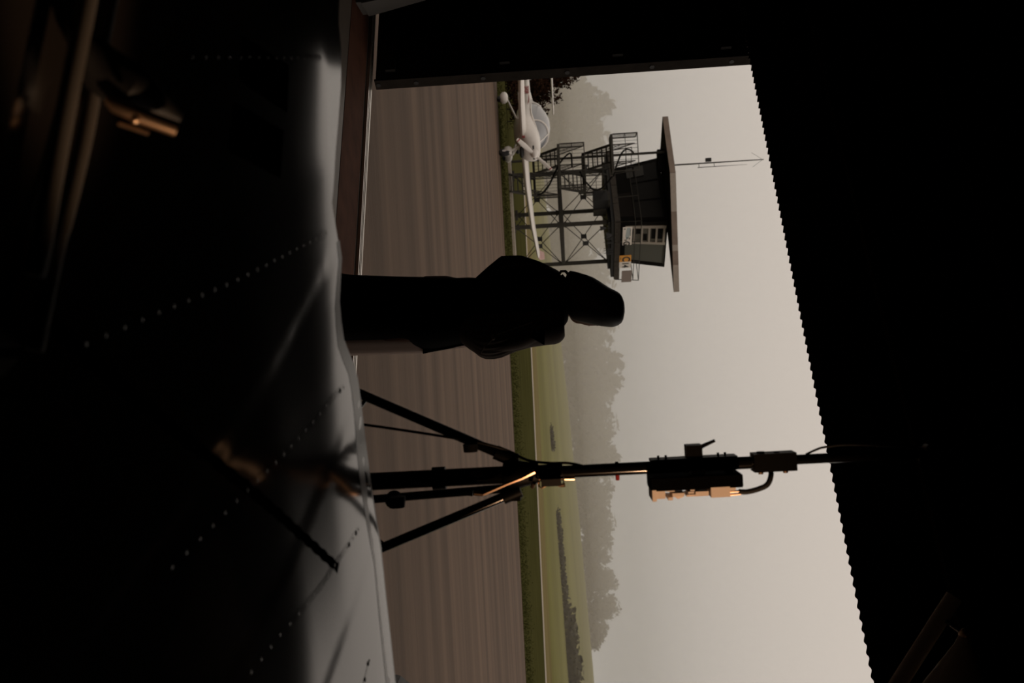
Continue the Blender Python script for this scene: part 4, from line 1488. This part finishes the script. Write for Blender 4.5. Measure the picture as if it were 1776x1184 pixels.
# tapered fitting with a polished metal tube, standing on the wing
fa = at(150, 210, 1.0)
FS = (EYE - W(*wing_st(140, 190))).length / 1.13
fit = thing('tapered_fitting', (fa.x, fa.y, wing_z(*wing_st(140, 190))), 'black tapered fitting with a polished bronze tube on the near left of the dark wing', 'fitting')
FD = lambda u, v, d: at(u, v, d * FS)
MB().tube([FD(38, 118, .93), FD(75, 142, .95), FD(120, 178, .97), FD(152, 222, .98), FD(180, 266, 1.0), FD(205, 312, 1.02)], [.004 * FS, .015 * FS, .024 * FS, .026 * FS, .018 * FS, .006 * FS], 16).build('body', M_black, fit)
s_, t_ = wing_st(140, 190)
MB().loft([[W(s_ - .04, t_ + .03, -.001), W(s_ + .03, t_ + .03, -.001), W(s_ + .03, t_ - .04, -.001), W(s_ - .04, t_ - .04, -.001)],
           [FD(112, 180, .98), FD(150, 190, .98), FD(160, 225, .99), FD(120, 215, .99)]]).build('foot', M_deep, fit, smooth=False)
tb = MB().tube([FD(172, 184, .955), FD(182, 200, .958), FD(200, 240, .968), FD(224, 306, .985)], [.004 * FS, .0078 * FS, .0082 * FS, .0078 * FS], 20).build('metal_tube', M_bronze, fit)
MB().ell(FD(207, 234, .950), (X * .0055, Y * .0055, Z * .0055), 14, 10).build('ball_stud', M_bronze, tb)
MB().tube([FD(214, 205, .965), FD(232, 258, .975)], .0026, 8).build('thin_rod', M_bronze, fit)

# dark wedge on the apron, cut by the right edge of view
q = G(1188, 683, 0)
a_, b_ = G(1176, 684), G(1215, 684)
t = thing('wheel_chock', (q.x + .2, q.y, -.03), 'black wedge-shaped chock on the apron at the right edge of view', 'chock')
zt = at(1190, 722, q.y).z
MB().loft([[Vector((a_.x, a_.y - .1, -.03)), Vector((a_.x + .5, a_.y - .1, -.03)), Vector((a_.x + .5, a_.y - .1, zt + .35)), Vector((a_.x + .02, a_.y - .1, zt - .16))],
           [Vector((a_.x, a_.y + .12, -.03)), Vector((a_.x + .5, a_.y + .12, -.03)), Vector((a_.x + .5, a_.y + .12, zt + .35)), Vector((a_.x + .02, a_.y + .12, zt - .16))]]).build('wedge', M_black, t, smooth=False)
MB().tube([Vector((a_.x + .3, a_.y - .1, zt + .02)), Vector((a_.x + .3, a_.y - .16, zt - .02)), Vector((a_.x + .3, a_.y - .16, -.02))], .012, 8).build('rope_handle', M_black, t)

# second lamp stand: its boom shows at the upper right corner
LD = 3.6
b0, b1 = at(1330, 1465, LD), at(1034, 1655, LD)
fx_ = thing('boom_lamp', (b0.x, b0.y, 0), 'dim boom arm with conical lamp hood in the dark upper right corner', 'lamp')
pole_x, pole_y = b0.x, b0.y
MB().tube([Vector((pole_x, pole_y, .02)), Vector((pole_x, pole_y, b0.z + .1))], .02, 14).build('pole', M_stand, fx_)
for k in range(3):
    a = k * 2 * PI / 3 + .9
    MB().tube([Vector((pole_x, pole_y, .75)), Vector((pole_x + .5 * math.cos(a), pole_y + .5 * math.sin(a), .015))], .014, 10).build('leg', M_stand, fx_)
M_boom = mat('boom_grey', (0.55, 0.47, 0.39), 0.7, spec=.2)
MB().tube([b0, b1], .030, 14).build('boom_arm', M_boom, fx_)
apex = at(1100, 1674, LD - .1)
c1 = at(1330, 1640, LD - .1)
hd = MB().tube([apex, apex.lerp(c1, .08), apex.lerp(c1, .5), c1], [.018, .03, .13, .26], 28, caps=False).build('lamp_hood', M_boom, fx_)
MB().ell(apex, (X * .022, Y * .022, Z * .022), 12, 8).build('hood_knob', M_bronze, hd)
MB().tube([apex, b1.lerp(b0, .12)], .009, 8).build('hood_link', M_stand, fx_)
# warm working lamp just out of view on the right, which lights the ballast and the pole edges
lp = Vector((2.45, 1.15, 2.0))
wl_ = thing('work_lamp', (lp.x, lp.y, 0), 'warm lit work lamp on a black tripod beyond the right end of the wing', 'lamp')
MB().tube([Vector((lp.x, lp.y, .02)), Vector((lp.x, lp.y, 1.98))], .017, 14).build('pole', M_stand, wl_)
for k in range(3):
    a = k * 2 * PI / 3 + .4
    MB().tube([Vector((lp.x, lp.y, .7)), Vector((lp.x + .42 * math.cos(a), lp.y + .42 * math.sin(a), .015))], .012, 10).build('leg', M_stand, wl_)
ld = (SP(30, 1190) - lp).normalized()
MB().tube([lp - ld * .02, lp + ld * .10, lp + ld * .16], [.05, .07, .10], 20, caps=False).build('lamp_head', M_black, wl_)
MB().ell(lp + ld * .05, (X * .02, Y * .02, Z * .02), 12, 8).build('bulb', mat('lit_bulb', (1, .8, .6), .5, emit=(1, .55, .25), estr=20), wl_)

def spot(name, loc, target, power, col, size, blend, r=.03):
    L = bpy.data.lights.new(name, 'SPOT')
    L.energy = power
    L.color = col
    L.spot_size = math.radians(size)
    L.spot_blend = blend
    L.shadow_soft_size = r
    o = bpy.data.objects.new(name, L)
    COL.objects.link(o)
    o.location = loc
    d = (Vector(target) - Vector(loc)).normalized()
    o.rotation_euler = d.to_track_quat('-Z', 'Y').to_euler()
    return o
spot('lamp_light', lp + ld * .17, SP(25, 1160), 175, (1, .58, .32), 28, .9, .04)
spot('added_tube_spot', lp - ld * .02 + Z * -.06, FD(200, 240, .968), 620, (1, .62, .37), 5.5, .8, .03)  # extra narrow spot added only to brighten the bronze tube

# ------------------------------------------------------------------ sky, camera, render look
w = bpy.data.worlds.new('overcast')
sc.world = w
w.use_nodes = True
bg = w.node_tree.nodes['Background']
bg.inputs['Color'].default_value = (.600, .530, .465, 1)
bg.inputs['Strength'].default_value = 1.0

cam = bpy.data.cameras.new('camera')
cam.sensor_width = 36
cam.lens = 35
cam.clip_start = .02
cam.clip_end = 1000
cam.dof.use_dof = True
cam.dof.focus_distance = 6.0
cam.dof.aperture_fstop = 4.0
co = bpy.data.objects.new('camera', cam)
COL.objects.link(co)
Mx = Matrix((UI, -RI, -F_)).transposed().to_4x4()
Mx.translation = EYE
co.matrix_world = Mx
sc.camera = co
sc.view_settings.view_transform = 'Standard'
sc.view_settings.look = 'None'
sc.view_settings.exposure = 0
sc.view_settings.gamma = 1
sc.view_settings.use_curve_mapping = False
sc.cycles.use_denoising = True
sc.cycles.max_bounces = 8
sc.cycles.volume_bounces = 1
sc.cycles.transparent_max_bounces = 12
